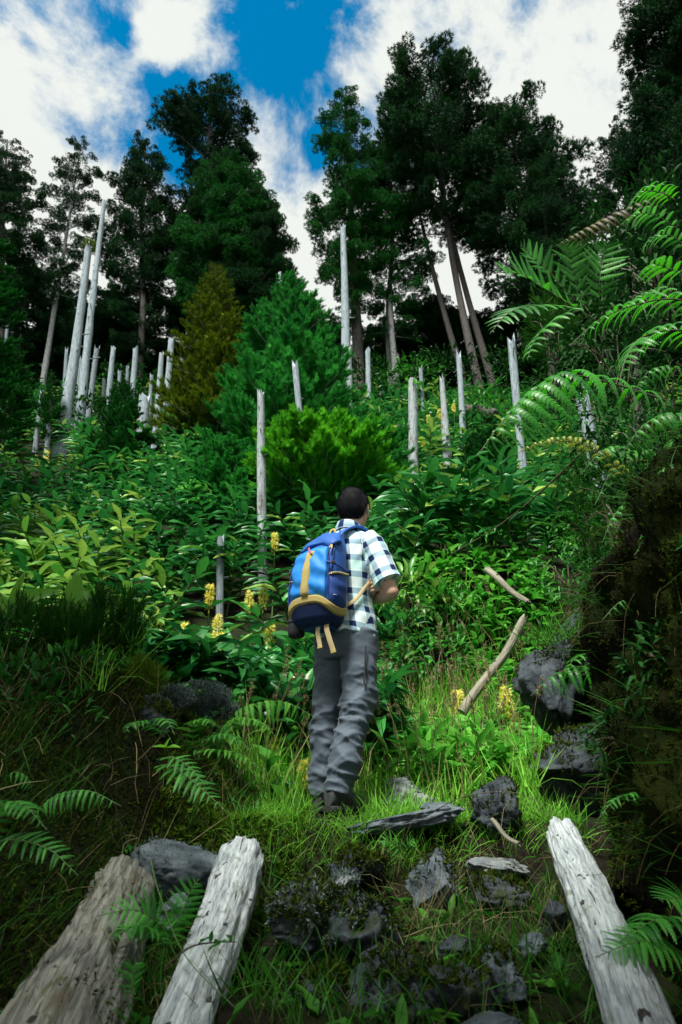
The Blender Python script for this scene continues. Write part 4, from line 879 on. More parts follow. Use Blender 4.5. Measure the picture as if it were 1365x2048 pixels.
for k, a in enumerate((('pale-leaved bush drooping beside the hiker forearm', 830, 1190, 6.9, .36, .28, 130, .19, 'ginger_yellow'), ('leafy bush hanging left of the two leaning poles', 905, 1225, 6.7, .34, .26, 230, .10, 'herb_dark'), ('leafy bush low on the cut face, left of the leaning pole', 870, 1320, 6.4, .40, .22, 260, .09, 'herb_dark'),
        ('bright bush right of the hiker hip', 800, 1290, 6.6, .26, .30, 120, .17, 'ginger'), ('dark leafy bush above the two poles', 985, 1085, 7.4, .55, .30, 320, .10, 'herb_dark'), ('leafy bush under the thick leaning snag', 1130, 1135, 6.2, .40, .28, 240, .085, 'herb_dark'), ('fresh green bush on top of the dark boulder', 1170, 1190, 4.7, .22, .22, 150, .06, 'herb_dark'), ('small-leaved bush on the right slope below the big frond', 1005, 985, 11.6, .8, .5, 520, .10, 'herb_dark'), ('small-leaved bush under the yellow fern frond', 1110, 975, 11.4, .8, .5, 420, .09, 'leaf_dark'), ('pale bush right of the split-topped snag', 905, 1010, 10.5, .8, .5, 420, .16, 'ginger_yellow'), ('green bush crowding the foot of the split-topped snag', 800, 1085, 12.9, .7, .4, 420, .15, 'ginger'))):
    bush(*a, gb, seed=k)
gh = 'heath bushes on the left bank'
HT = [t_plume(10, 21, .03, .25), t_plume(10, 22, .03, .25)]
bush('wide dark heath bush along the left edge of the bank ridge', 80, 1285, 3.6, .30, .13, 800, .10, 'heath', gh, HT, 41, 0, 'heath_bush', cat='bush', up=.9)
bush('taller heath bush with fine upright twigs, nearest the flowers', 225, 1268, 3.7, .15, .17, 560, .11, 'heath', gh, HT, 42, 0, 'heath_bush', up=.9)
bush('heath bush with yellowish tips between the other two', 145, 1290, 3.55, .16, .13, 420, .10, 'heath', gh, HT, 43, 0, 'heath_bush', up=.9)
bush('round bright green cushion bush on the ridge', 286, 1362, 3.55, .085, .085, 900, .05, 'moss_bright', None, HT, 44, 0, 'cushion_bush', up=.5)
bush('leafy dark bush at the left edge of the bank', 30, 1395, 3.0, .22, .16, 190, .065, 'herb_dark', 'leafy bushes on the left bank', seed=45, up=.7)
bush('upright leafy bush under the heath bushes', 150, 1360, 3.3, .22, .14, 190, .06, 'herb_dark', 'leafy bushes on the left bank', seed=46, up=.9)
bush('small leafy bush left of the cushion bush', 120, 1440, 3.1, .2, .12, 160, .05, 'herb_dark', 'leafy bushes on the left bank', seed=47, up=.7)
bush('dark bush filling the top of the right bank', 1300, 560, 4.8, .55, .5, 700, .09, 'leaf_dark', 'bushes in the fern bank', seed=48)
bush('dark bush behind the pale fern fronds', 1230, 700, 4.6, .45, .4, 520, .08, 'leaf_dark', 'bushes in the fern bank', seed=49)
bush('dark bush behind the yellow fern frond', 1290, 880, 4.0, .40, .35, 520, .07, 'leaf_dark', 'bushes in the fern bank', seed=50)
bush('deep dark bush behind the feathery fern', 1200, 610, 6.0, .75, .65, 900, .10, 'leaf_dark', 'bushes in the fern bank', seed=54)
bush('deep dark bush between the pale fronds and the skyline', 1300, 500, 5.6, .8, .6, 900, .10, 'leaf_dark', 'bushes in the fern bank', seed=55)
bush('deep dark bush behind the hanging fern frond', 1290, 760, 5.2, .75, .6, 900, .09, 'leaf_dark', 'bushes in the fern bank', seed=56)
bush('dark bush over the thick leaning snag', 1190, 780, 9.5, 1.0, .8, 700, .13, 'leaf_dark', 'bushes in the fern bank', seed=57)
bush('dark heath bush hanging beside the bright feathery frond', 1105, 660, 5.6, .22, .35, 500, .12, 'heath', 'bushes in the fern bank', HT, 51, 0, 'heath_bush')
bush('dark heath bush on the face of the right bank', 1235, 1010, 3.8, .26, .3, 460, .11, 'heath', 'bushes in the fern bank', HT, 52, 0, 'heath_bush', up=.2)
bush('drooping heath bush right of the dark boulder', 1230, 1200, 3.6, .16, .2, 360, .09, 'heath', 'bushes in the fern bank', HT, 53, -.6, 'heath_bush', up=.0)
for k, (lab, px, py, Y, rx, rz, n, sz, mt) in enumerate((('dark bush topping the right bank below the yellow frond', 1215, 950, 4.1, .30, .20, 420, .07, 'leaf_dark'), ('dark bush topping the right bank at its highest point', 1300, 960, 3.2, .26, .18, 420, .06, 'leaf_dark'), ('leafy bush trailing over the brow of the right bank', 1180, 1060, 4.4, .26, .22, 380, .06, 'herb_dark'), ('small dark bush halfway down the right bank', 1240, 1150, 3.1, .16, .14, 260, .05, 'leaf_dark'), ('small leafy bush low on the right bank over the white log', 1250, 1480, 2.55, .12, .10, 200, .045, 'leaf_dark'), ('trailing dark bush at the right edge, middle of the bank', 1340, 1330, 2.3, .15, .14, 260, .045, 'leaf_dark'))):
    bush(lab, px, py, Y, rx, rz, n, sz, mt, 'bushes in the fern bank', seed=70 + k, up=.1)
gc_ = 'shrubs along the top of the slope'
for k, (lab, px, py, Y, rx, rz, mt) in enumerate((('shrub at the foot of the widest tall snag', 165, 850, 21, 1.3, .9, 'leaf_dark'), ('shrub behind the row of short snags, left part', 215, 800, 24.5, 1.5, 1.1, 'leaf_dark'), ('shrub behind the row of short snags, right part', 295, 800, 24.5, 1.5, 1.1, 'leaf_dark'), ('shrub left of the tallest central trunk', 650, 790, 25, 1.3, 1.1, 'herb_dark'), ('shrub right of the broken central snag', 745, 780, 25, 1.4, 1.1, 'leaf_dark'), ('shrub at the foot of the paired trunks', 815, 775, 25.5, 1.5, 1.2, 'herb_dark'), ('shrub left of the fallen dark log', 880, 760, 25.5, 1.6, 1.2, 'leaf_dark'), ('shrub right of the leaning trunks', 1045, 765, 23.5, 1.6, 1.3, 'leaf_dark'), ('low shrub between the brown pointed snag and the long leaning snag', 985, 850, 19, 1.3, .9, 'herb_dark'), ('shrub beside the dark cedar at the far left', 40, 830, 22, 1.6, 1.1, 'leaf_dark'))):
    bush(lab, px, py, Y, rx, rz, 700, .26, mt, gc_, seed=90 + k, up=.4)
# lichen on the ridge and beside the cushion bush
g = G()
for px, py, Y, r_, n in ((405, 1392, 3.95, .13, 4500), (345, 1395, 3.75, .10, 2500), (255, 1385, 3.5, .06, 1200), (300, 1415, 3.5, .09, 1800), (440, 1420, 3.95, .09, 1500)):
    o = nrm(rg.normal(size=(n, 3))) * rg.uniform(.5, 1, (n, 1)) * r_ * (1.2, 1, .6); place(g, *TM, basis(o + (0, 0, .03), rdir(n)), W(px, py, Y) + o, rg.uniform(.007, .017, n), rg.uniform(0, 1, n))
tag(g.build('lichen_mats', M['lichen']), 'blue-grey lichen mats on the ridge of the left bank', 'lichen', kind='stuff')

# big pale leaves of young canna-like plants at the left
def big_leaf(v0, d, L, wid, droop, up, parent, B, seed, mat='lily'):
    v, f = t_leaf(9, wid, droop, .25, .02, seed, .06); g = G(); place(g, v, f, basis(np.array([d]), np.array([up])), np.array([v0]), np.array([L]), .5); return g.build('leaf', M[mat], parent, B)
for k, (px, py, Y, lab, leaves) in enumerate(((145, 1225, 3.75, 'broad-leaved plant with one upright glowing leaf', [((.02, -.1, 1), .20, .45, .1)]), (195, 1228, 3.8, 'broad-leaved plant with crossing leaves right of the upright one', [((-.5, .0, .8), .17, .35, .3), ((.8, -.1, .8), .20, .25, .5), ((.25, .1, 1), .20, .28, .3), ((-.2, -.5, .4), .16, .35, .4)]), (20, 1215, 3.75, 'broad-leaved plant cut by the left edge', [((.7, -.1, .45), .22, .38, .5), ((.15, .0, 1), .22, .18, .2), ((-.5, -.1, .7), .2, .3, .5), ((.4, -.4, .35), .2, .3, .5)]))):
    c = W(px, py, Y); B = np.array((c[0], Y, Hp(c[0], Y) - .02)); th = thing('broad_leaved_plant', lab, 'plant', B, 'broad-leaved plants on the left bank'); g = G(); tube(g, smooth_path([B, (B + c) / 2, c], 6), .006, 5); g.build('stem', M['stem'], th, B)
    for j, (d, L, w, dr) in enumerate(leaves): big_leaf(c - (0, 0, .02 * j), d, L * 1.12, w, dr, (0.2, -1, .4), th, B, 60 + k * 7 + j)

# ------------------------------------------------------------------ ferns
def t_pinna(n, w, a0, a1, lobes=True, seed=0, curl=1.0):
    """a pinna of unit length with lobes on both sides; its axis turns from a0 to a1 (radians above level)"""
    r = np.random.default_rng(seed); V = []; F = []; p = np.zeros(3); pts = [p.copy()]; an = []
    for k in range(n):
        a = a0 + (a1 - a0) * (k / (n - 1)) ** curl; p = p + np.array((0, math.cos(a), math.sin(a))) / n; pts.append(p.copy()); an.append(a)
    an.append(an[-1])
    for k in range(n):
        t = (k + .5) / n; ww = w * (1 - t) ** .55 * (.55 + .45 * min(1, t * 6)); nv = np.array((0, -math.sin(an[k]), math.cos(an[k]))); fw = pts[k + 1] - pts[k]
        for sgn in (-1, 1):
            tip = pts[k] + fw * 1.35 + np.array((sgn * ww * r.uniform(.88, 1.05), 0, 0)) - nv * ww * .25; o = len(V); md = np.array((sgn * ww * .55, 0, 0)) - nv * ww * .03
            V += [pts[k], pts[k] + fw * .86, tip, pts[k] + fw * .30 + md, pts[k] + fw * 1.12 + md]
            F += [(o, o + 1, o + 3), (o + 1, o + 4, o + 3), (o + 4, o + 2, o + 3)] if sgn > 0 else [(o, o + 3, o + 1), (o + 1, o + 3, o + 4), (o + 4, o + 3, o + 2)]
    return np.array(V), np.array(F)
PIN = {'hang': [t_pinna(15, .115, .75, -1.68, seed=1, curl=.36), t_pinna(15, .11, .55, -1.75, seed=2, curl=.36)], 'arch': [t_pinna(15, .155, .35, -.85, seed=3), t_pinna(15, .145, .25, -1.05, seed=4)],
       'flat': [t_pinna(14, .155, .10, -.35, seed=5), t_pinna(14, .145, .05, -.5, seed=6)], 'curl': [t_pinna(11, .15, 1.0, -2.4, seed=7), t_pinna(11, .14, .8, -2.0, seed=8)], 'lift': [t_pinna(14, .16, .3, .35, seed=9), t_pinna(14, .15, .2, .15, seed=10)]}
PIN_ME = {}
def frond(th, B, pts, L, n, kind, mat, up=(0, 0, 1), fwd=.35, single=True, rac=None, bare=.06, hump=.3, seed=0, rr=.006):
    r = np.random.default_rng(seed + 400); pts = np.asarray(pts, float); path = smooth_path(pts, 40); T, _, _ = frames(path)
    rac = rac or ('rachis' if mat in ('fern', 'fern_brown', 'fern_yellow') else 'rachis_green'); rr = rr if mat in ('fern', 'fern_yellow') and L > .15 else min(rr, .0028)
    g = G(); tube(g, path, np.linspace(rr, rr * .3, 40), 5); fo = g.build('frond', M[rac], th, B); jg = G()
    for k in range(n):
        u = bare + (1 - bare) * (k + .5) / n; i = min(39, int(u * 39)); t = T[i]; sd = nrm(np.cross(t, np.asarray(up, float))); nm = np.cross(sd, t)
        uu = (u - bare) / (1 - bare); Lk = L * (min(1, .55 + uu / max(hump, .01) * .45) if uu < hump else max(.06, (1 - ((uu - hump) / (1 - hump)) ** 2.2)))
        for sgn in (-1, 1):
            d = nrm(sd * sgn + t * (fwd + .35 * uu) + r.normal(size=3) * .05); Rm = basis(d[None], (nm + r.normal(size=3) * .06)[None])[0]; kk = int(r.integers(0, 2)); s = Lk * r.uniform(.9, 1.08); v, f = PIN[kind][kk]
            pos = path[i] + t * r.normal() * .003
            if single:
                tn = (.15, .5, .85)[int(r.integers(0, 3))]; key = (kind, kk, mat, tn)
                if key not in PIN_ME: q = G(); q.add(v, f, tn); PIN_ME[key] = q.mesh('pinna', M[mat])
                put_obj('pinna', PIN_ME[key], fo, m4(Rm, pos - B, s))
            else: place(jg, v, f, Rm[None], pos[None], np.array([s]), r.uniform(.1, .9))
    if not single: tag(jg.build('pinnae', M[mat], fo, B), kind='stuff')
    return fo
def px3(*a): return [W(x, y, Y) for x, y, Y in a]
def fern(label, base, fr, group='ferns on the right bank', name='fern', single=True):
    B = W(*base); th = thing(name, label, 'fern', B, group)
    for k, (pts, L, n, kind, mat, kw) in enumerate(fr): frond(th, B, px3(*pts), L, n, kind, mat, single=single, seed=hash_(label) + k, **kw)
    return th
def hash_(s): return sum(ord(c) * (i + 1) for i, c in enumerate(s)) % 9973
fern('large fern whose long frond hangs its leaflets like a curtain across the right snags', (1330, 840, 3.6), [
    (((1330, 800, 3.6), (1221, 766, 3.35), (1129, 751, 3.2), (1058, 790, 3.1), (1004, 846, 3.05), (955, 912, 3.0)), .36, 16, 'hang', 'fern', dict(up=(0, 0, 1), hump=.4, fwd=.05)),
    (((1340, 1000, 3.4), (1264, 962, 3.1), (1200, 908, 2.95), (1143, 884, 2.9), (1079, 889, 2.85), (1012, 916, 2.8)), .095, 26, 'curl', 'fern_yellow', dict(hump=.5, rr=.004)),
    (((1350, 930, 3.4), (1290, 900, 3.3), (1230, 935, 3.2), (1190, 1010, 3.15)), .15, 14, 'hang', 'fern_low', {})])
fern('fern with pale glossy fronds catching the sky, at the right edge', (1430, 700, 3.3), [
    (((1440, 640, 3.3), (1360, 600, 3.15), (1278, 608, 3.0), (1200, 640, 2.95), (1139, 692, 2.9)), .17, 18, 'arch', 'fern', dict(hump=.35)),
    (((1450, 700, 3.0), (1365, 662, 2.85), (1290, 672, 2.75), (1255, 712, 2.7), (1240, 760, 2.68)), .17, 15, 'arch', 'fern', dict(hump=.35)),
    (((1450, 800, 3.1), (1365, 742, 2.95), (1310, 738, 2.9), (1280, 765, 2.85), (1262, 806, 2.85)), .12, 13, 'hang', 'fern', {}),
    (((1440, 480, 3.3), (1365, 540, 3.2), (1310, 528, 3.15), (1278, 548, 3.1)), .15, 12, 'arch', 'fern', {}),
    (((1460, 900, 2.9), (1400, 865, 2.8), (1350, 880, 2.75), (1325, 930, 2.72)), .12, 11, 'arch', 'fern_low', {})])
fern('bright feathery fern spraying leftwards under the dark cedar', (1190, 640, 4.4), [
    (((1190, 640, 4.4), (1093, 579, 4.2), (1040, 548, 4.1), (985, 545, 4.05)), .26, 15, 'lift', 'fern', dict(up=(.1, -.9, .5), rr=.007)),
    (((1150, 615, 4.3), (1080, 610, 4.1), (1020, 625, 4.0), (980, 668, 3.95)), .22, 13, 'flat', 'fern', dict(up=(-.2, -.7, .7))),
    (((1150, 600, 4.4), (1100, 545, 4.3), (1060, 510, 4.25), (1040, 490, 4.2)), .20, 12, 'lift', 'fern', dict(up=(.1, -.9, .4))),
    (((1180, 620, 4.5), (1150, 560, 4.4), (1140, 510, 4.35), (1130, 480, 4.3)), .20, 12, 'lift', 'fern_low', dict(up=(.1, -.9, .4))),
    (((1200, 620, 4.5), (1200, 560, 4.4), (1210, 510, 4.4), (1215, 480, 4.35)), .20, 12, 'lift', 'fern_low', dict(up=(.1, -.9, .4))),
    (((1160, 620, 4.3), (1110, 640, 4.1), (1070, 680, 4.0), (1055, 720, 3.95)), .2, 10, 'arch', 'fern_low', {})])
fern('brownish fern arching on the skyline over the right bank', (1330, 400, 4.6), [
    (((1340, 380, 4.6), (1240, 425, 4.4), (1165, 462, 4.3), (1105, 495, 4.25)), .22, 18, 'hang', 'fern_brown', dict(hump=.3)),
    (((1350, 400, 4.4), (1320, 385, 4.3), (1280, 385, 4.2), (1250, 425, 4.15)), .18, 13, 'arch', 'fern', {}),
    (((1360, 460, 4.2), (1310, 430, 4.1), (1270, 430, 4.05), (1240, 450, 4.0)), .15, 11, 'arch', 'fern_low', {}),
    (((1380, 500, 4.0), (1340, 470, 3.95), (1300, 480, 3.9), (1285, 505, 3.9)), .14, 11, 'arch', 'fern_low', {})])
fern('fern drooping from the top of the right bank', (1420, 870, 2.5), [
    (((1420, 880, 2.5), (1350, 830, 2.45), (1290, 850, 2.42), (1240, 915, 2.4)), .13, 13, 'hang', 'fern', dict(hump=.35)),
    (((1430, 960, 2.4), (1370, 930, 2.35), (1320, 945, 2.32), (1285, 1000, 2.3)), .11, 12, 'hang', 'fern_low', dict(hump=.35)),
    (((1430, 1060, 2.4), (1370, 1030, 2.35), (1310, 1050, 2.33), (1270, 1110, 2.3)), .10, 12, 'arch', 'fern_low', dict(hump=.35))])
fern('small fern tufted on the face of the right bank', (1300, 1230, 2.5), [
    (((1310, 1230, 2.55), (1280, 1200, 2.5), (1240, 1205, 2.48), (1205, 1240, 2.46)), .07, 11, 'hang', 'fern_low', {}),
    (((1310, 1230, 2.55), (1320, 1190, 2.5), (1345, 1180, 2.48), (1365, 1200, 2.46)), .07, 10, 'arch', 'fern_low', {})])
fern('fern spreading from the brow of the right bank over the thick snag', (1300, 960, 3.3), [
    (((1310, 960, 3.3), (1260, 905, 3.2), (1210, 900, 3.15), (1160, 950, 3.1)), .16, 13, 'hang', 'fern_low', dict(hump=.35)),
    (((1310, 960, 3.3), (1290, 900, 3.2), (1310, 850, 3.15), (1350, 830, 3.1)), .13, 11, 'arch', 'fern_low', {}),
    (((1310, 980, 3.3), (1270, 990, 3.2), (1230, 1030, 3.15), (1205, 1085, 3.1)), .13, 12, 'hang', 'fern_low', dict(hump=.35))])
fern('fern sprouting low on the right bank, over the middle of the white log', (1290, 1620, 2.3), [
    (((1300, 1620, 2.3), (1270, 1590, 2.26), (1230, 1600, 2.24), (1195, 1640, 2.22)), .06, 11, 'arch', 'fern_low', {}),
    (((1300, 1620, 2.3), (1315, 1585, 2.26), (1340, 1585, 2.24), (1360, 1610, 2.22)), .06, 10, 'arch', 'fern_low', {})])
fern('fern hanging over the dark boulder', (1195, 1330, 3.6), [
    (((1200, 1350, 3.6), (1160, 1335, 3.5), (1110, 1350, 3.45), (1062, 1392, 3.4)), .19, 9, 'hang', 'fern', dict(hump=.2)),
    (((1200, 1340, 3.6), (1180, 1310, 3.5), (1150, 1318, 3.45), (1130, 1345, 3.4)), .10, 8, 'arch', 'fern_low', {})])
fern('fern at the lower right edge behind the white log', (1365, 1880, 2.1), [
    (((1430, 1900, 2.1), (1350, 1840, 2.0), (1290, 1850, 1.95), (1245, 1900, 1.9)), .10, 16, 'arch', 'fern_low', {}),
    (((1430, 1960, 2.1), (1340, 1890, 1.95), (1270, 1885, 1.9), (1190, 1915, 1.9)), .09, 18, 'flat', 'fern_low', dict(up=(0, -.5, .8))),
    (((1420, 1860, 2.1), (1370, 1800, 2.05), (1320, 1800, 2.0)), .09, 12, 'flat', 'fern_low', dict(up=(0, -.5, .8)))])
fern('drab fern frond hanging high on the right bank', (1330, 600, 3.9), [(((1380, 640, 3.9), (1320, 590, 3.7), (1270, 600, 3.6), (1220, 640, 3.55)), .14, 13, 'arch', 'fern_low', {}), (((1390, 900, 3.0), (1330, 855, 2.9), (1300, 850, 2.88), (1270, 880, 2.86)), .10, 12, 'curl', 'fern_brown', {})])
gl_ = 'ferns on the left bank'
fern('fern arching in from the lower left edge', (-30, 1700, 1.9), [(((-40, 1700, 1.9), (-5, 1620, 1.85), (45, 1610, 1.82), (95, 1660, 1.8)), .085, 16, 'arch', 'fern_low', dict(rac='rachis_green')), (((-30, 1690, 1.9), (30, 1680, 1.85), (100, 1700, 1.82), (158, 1752, 1.8)), .055, 15, 'flat', 'fern_low', dict(up=(.1, -.6, .8), rac='rachis_green'))], gl_)
fern('long fern frond bowing over the left bank face', (70, 1625, 2.4), [(((70, 1625, 2.4), (120, 1590, 2.35), (180, 1583, 2.3), (243, 1612, 2.25)), .085, 15, 'hang', 'fern_low', dict(rac='rachis_green')), (((70, 1600, 2.5), (55, 1560, 2.45), (30, 1545, 2.4), (5, 1560, 2.4)), .07, 9, 'hang', 'fern_low', {})], gl_)
fern('fern hanging down the middle of the left bank face', (330, 1530, 2.7), [(((325, 1530, 2.7), (350, 1535, 2.6), (395, 1570, 2.55), (452, 1622, 2.5)), .085, 15, 'flat', 'fern_low', dict(up=(.3, -.6, .6))), (((325, 1520, 2.7), (345, 1515, 2.6), (380, 1535, 2.58), (410, 1570, 2.55)), .06, 10, 'flat', 'fern_low', dict(up=(.3, -.6, .6)))], gl_)
fern('small dark fern on the left bank under the lichen', (265, 1475, 3.0), [(((330, 1475, 3.05), (300, 1448, 3.0), (270, 1445, 2.95), (248, 1465, 2.9)), .075, 11, 'arch', 'fern_low', {}), (((330, 1475, 3.05), (325, 1445, 3.0), (335, 1440, 2.95), (350, 1470, 2.9)), .07, 9, 'arch', 'fern_low', {})], gl_)
fern('bright fern beside the clearing, left of the hiker', (470, 1470, 3.9), [(((440, 1450, 4.0), (500, 1412, 3.9), (570, 1405, 3.85), (640, 1440, 3.8)), .16, 16, 'hang', 'herb', dict(rac='rachis_green', hump=.3)), (((420, 1440, 4.0), (400, 1395, 3.9), (380, 1375, 3.9), (355, 1370, 3.85)), .11, 11, 'arch', 'herb', {}), (((440, 1470, 3.9), (480, 1440, 3.8), (520, 1445, 3.75), (555, 1475, 3.7)), .11, 13, 'arch', 'herb', {})], gl_)
fern('bright fern low at the end of the left bank', (420, 1530, 3.4), [(((390, 1510, 3.5), (430, 1475, 3.4), (470, 1475, 3.35), (505, 1505, 3.3)), .10, 13, 'arch', 'fern_low', {}), (((390, 1510, 3.5), (430, 1500, 3.4), (480, 1510, 3.35), (530, 1545, 3.3)), .10, 14, 'arch', 'herb', {}), (((390, 1500, 3.5), (385, 1455, 3.45), (410, 1440, 3.4), (440, 1455, 3.35)), .09, 11, 'arch', 'herb', {})], gl_)
fern('fern growing between the two left logs', (330, 1900, 2.15), [(((340, 1900, 2.2), (320, 1850, 2.15), (270, 1820, 2.1), (195, 1832, 2.05)), .085, 14, 'flat', 'fern_low', dict(up=(-.2, -.7, .6))), (((345, 1900, 2.2), (360, 1840, 2.15), (378, 1790, 2.15), (400, 1755, 2.15)), .06, 13, 'lift', 'fern_low', dict(up=(0, -1, .3))), (((340, 1900, 2.2), (345, 1860, 2.1), (350, 1840, 2.08), (362, 1845, 2.05)), .06, 9, 'arch', 'fern_low', {}), (((270, 1990, 1.95), (265, 1960, 1.95), (268, 1935, 1.95), (275, 1925, 1.95)), .04, 9, 'lift', 'fern_low', dict(up=(0, -1, .2))), (((340, 1900, 2.2), (300, 1860, 2.1), (260, 1855, 2.05), (225, 1880, 2.0)), .08, 12, 'arch', 'fern_low', {})], gl_)
fern('tiny fern in the dark under the lip of the step', (800, 1715, 3.1), [(((810, 1715, 3.1), (795, 1695, 3.07), (775, 1680, 3.05), (755, 1690, 3.03)), .05, 9, 'flat', 'fern_low', dict(up=(0, -.8, .6))), (((810, 1715, 3.1), (815, 1690, 3.07), (830, 1680, 3.05)), .04, 7, 'flat', 'fern_low', dict(up=(0, -.8, .6)))], 'small ferns round the clearing')
fern('small fern hanging on the cut face right of the hiker thigh', (780, 1330, 6.4), [(((780, 1320, 6.4), (790, 1340, 6.3), (795, 1370, 6.25), (790, 1400, 6.25)), .12, 10, 'flat', 'fern', dict(up=(0, -1, .2))), (((770, 1320, 6.4), (760, 1335, 6.3), (752, 1360, 6.25)), .12, 9, 'flat', 'fern', dict(up=(0, -1, .2)))], 'small ferns round the clearing')
fern('pale fern on the slope at the foot of the blue-green conifer', (385, 1010, 11.5), [(((440, 1010, 11.5), (400, 970, 11.3), (360, 975, 11.2), (330, 1000, 11.1)), .35, 12, 'arch', 'herb', {}), (((440, 1010, 11.5), (400, 1000, 11.2), (370, 1005, 11.1), (350, 1025, 11.0)), .3, 11, 'arch', 'fern', {})], 'small ferns round the clearing', single=False)
# ------------------------------------------------------------------ stones
def ico(sub):
    bm = bmesh.new(); bmesh.ops.create_icosphere(bm, subdivisions=sub, radius=1.0); v = np.array([x.co[:] for x in bm.verts]); f = np.array([[x.index for x in q.verts] for q in bm.faces]); bm.free(); return v, f
ICO = ico(5)
def rock(label, px, py, w, h, Y, dep, mat, seed, rough=.16, cuts=7, roll=0.0, cat='rock', name='rock', group='stones of the steps', mossy=0, lich=0, sink=0.0, flat=None):
    v, f = ICO; r = np.random.default_rng(seed + 300); c = W(px, py, Y); k = mpp(py, Y); S = np.array((w * k / 2, dep, h * k / 2)); q = v.copy()
    for _ in range(cuts + 5):                                  # broken faces
        n = nrm(r.normal(size=3)); d = r.uniform(.45, .80); e = np.maximum(q @ n - d, 0); q -= n * e[:, None] * .97
    q += v * (rough * fbm(v * 1.9 + seed, 4, seed))[:, None] + v * (-.10 * np.abs(fbm(v * 5 + seed, 4, seed + 2)))[:, None] + v * (.03 * fbm(v * 15, 4, seed + 4))[:, None]
    if flat: q[:, 2] = np.where(q[:, 2] > flat, flat + (q[:, 2] - flat) * .25, q[:, 2])
    q = q * S; cr, sr = math.cos(roll), math.sin(roll); q = np.stack([q[:, 0] * cr - q[:, 2] * sr, q[:, 1], q[:, 0] * sr + q[:, 2] * cr], -1)
    g = G(); g.add(q + c - (0, 0, sink), f)
    if not mossy and not lich: return tag(g.build(name, M[mat], None, c), label, cat, group)
    th = thing(name, label, cat, c, group); g.build('stone', M[mat], th, c)
    up = q[:, 2] / S[2]; m = np.where(up + .5 * fbm(v * 3, 2, seed + 7) > .25)[0]
    for cnt, mt, nm, sz in ((mossy, 'moss', 'moss_cover', .018), (lich, 'lichen', 'lichen_cover', .013)):
        if cnt:
            j = r.choice(m, cnt); n = nrm(q[j] / S ** 2); mg = G(); moss(mg, q[j] + c + r.normal(size=(cnt, 3)) * .005, n, sz, r); tag(mg.build(nm, M[mt], th, c), kind='stuff')
    return th
rock('pale rounded stone in the grass right of the hiker shoes', 805, 1598, 155, 84, 4.0, .17, 'rock_pale', 1, .1, lich=150)
rock('thin dark slab whose edge forms the lip of the step', 790, 1644, 290, 62, 3.26, .20, 'rock', 2, .12, 9, roll=.17, flat=.3)
rock('narrow slab edge between the lip slab and the big dark rock', 880, 1618, 95, 34, 3.36, .14, 'rock', 12, .14, 9, roll=.2)
rock('big dark pitted rock at the right end of the step', 990, 1630, 190, 150, 3.32, .22, 'rock_dark', 3, .2, 9, roll=.25, mossy=350)
rock('small black rock sitting on the big pitted rock', 1005, 1572, 56, 44, 3.45, .08, 'rock_dark', 4, .2)
rock('squarish blue-grey rock below the step', 872, 1785, 135, 180, 2.92, .15, 'rock', 5, .12, 10, roll=-.1, mossy=260)
rock('flat pale ledge stone right of the squarish rock', 1005, 1732, 150, 40, 3.05, .12, 'rock_pale', 6, .12, 8)
rock('lichen-crowned mound rock in the middle foreground', 690, 1870, 205, 215, 2.5, .18, 'rock_dark', 7, .18, 6, lich=1300, mossy=1500)
rock('knobbly lichened rock just right of the white left log', 610, 1850, 150, 140, 2.45, .14, 'rock_dark', 8, .2, 6, lich=1000, mossy=800)
rock('small mossy knob behind the lichened rocks', 690, 1770, 62, 50, 2.7, .06, 'rock_pale', 9, .15, 5, lich=250)
rock('arched grey stone overhanging a dark hollow behind the left logs', 352, 1738, 205, 118, 2.85, .17, 'rock', 10, .07, -4, roll=-.12, lich=120)
rock('stone wedged under the arched stone, between the left logs', 345, 1822, 80, 70, 2.6, .10, 'rock', 11, .14)
rock('dark lower left stone in the trodden hollow', 790, 1985, 215, 150, 2.1, .14, 'rock_dark', 13, .2, 8, mossy=420)
rock('dark wedge stone right of the trodden hollow', 905, 1985, 160, 165, 2.05, .12, 'rock_dark', 14, .2, 9, roll=.4, mossy=300)
rock('dark stone at the back of the trodden hollow', 915, 1900, 100, 44, 2.35, .08, 'rock_dark', 15, .2)
rock('grey rounded stone left of the white right log', 1005, 1945, 115, 125, 2.1, .10, 'rock', 16, .14, 7, roll=-.3, mossy=160)
rock('small pale stone on top of the grey rounded stone', 1068, 1888, 62, 58, 2.25, .06, 'rock', 17, .14)
rock('dark stone tucked against the left side of the white right log', 1105, 1842, 60, 75, 2.4, .07, 'rock_dark', 18, .15)
rock('flat stone along the bottom edge of the path', 985, 2062, 190, 50, 1.85, .12, 'rock', 19, .12, 8)
rock('low stone in the trodden path between the hollow and lichened rock', 760, 1905, 90, 30, 2.35, .09, 'rock_dark', 20, .15)
rock('large dark overhanging boulder with grass on top, by the right bank', 1125, 1372, 225, 290, 4.15, .32, 'rock_dark', 21, .22, 7, roll=-.1, name='boulder', cat='boulder', group=None, mossy=1600, lich=300)
rock('mossy foot of the right bank below the boulder', 1130, 1535, 170, 190, 3.85, .25, 'rock_dark', 22, .25, 5, name='boulder', cat='boulder', group=None, mossy=1500)
rock('mossy stump-like lump on the face of the left bank', 310, 1440, 120, 110, 3.45, .14, 'rock_dark', 23, .25, 5, group=None, mossy=1500, lich=300)
rock('low mossy step stone below the lip slab', 720, 1735, 170, 70, 3.05, .12, 'rock_dark', 24, .15, 6, mossy=700)
rock('dark step stone under the big pitted rock', 985, 1790, 150, 80, 2.75, .12, 'rock_dark', 25, .15, 7, mossy=400)
rock('half-buried stone between the lichened mound and the trodden hollow', 640, 1985, 140, 100, 2.15, .12, 'rock_dark', 26, .15, 6, mossy=600)
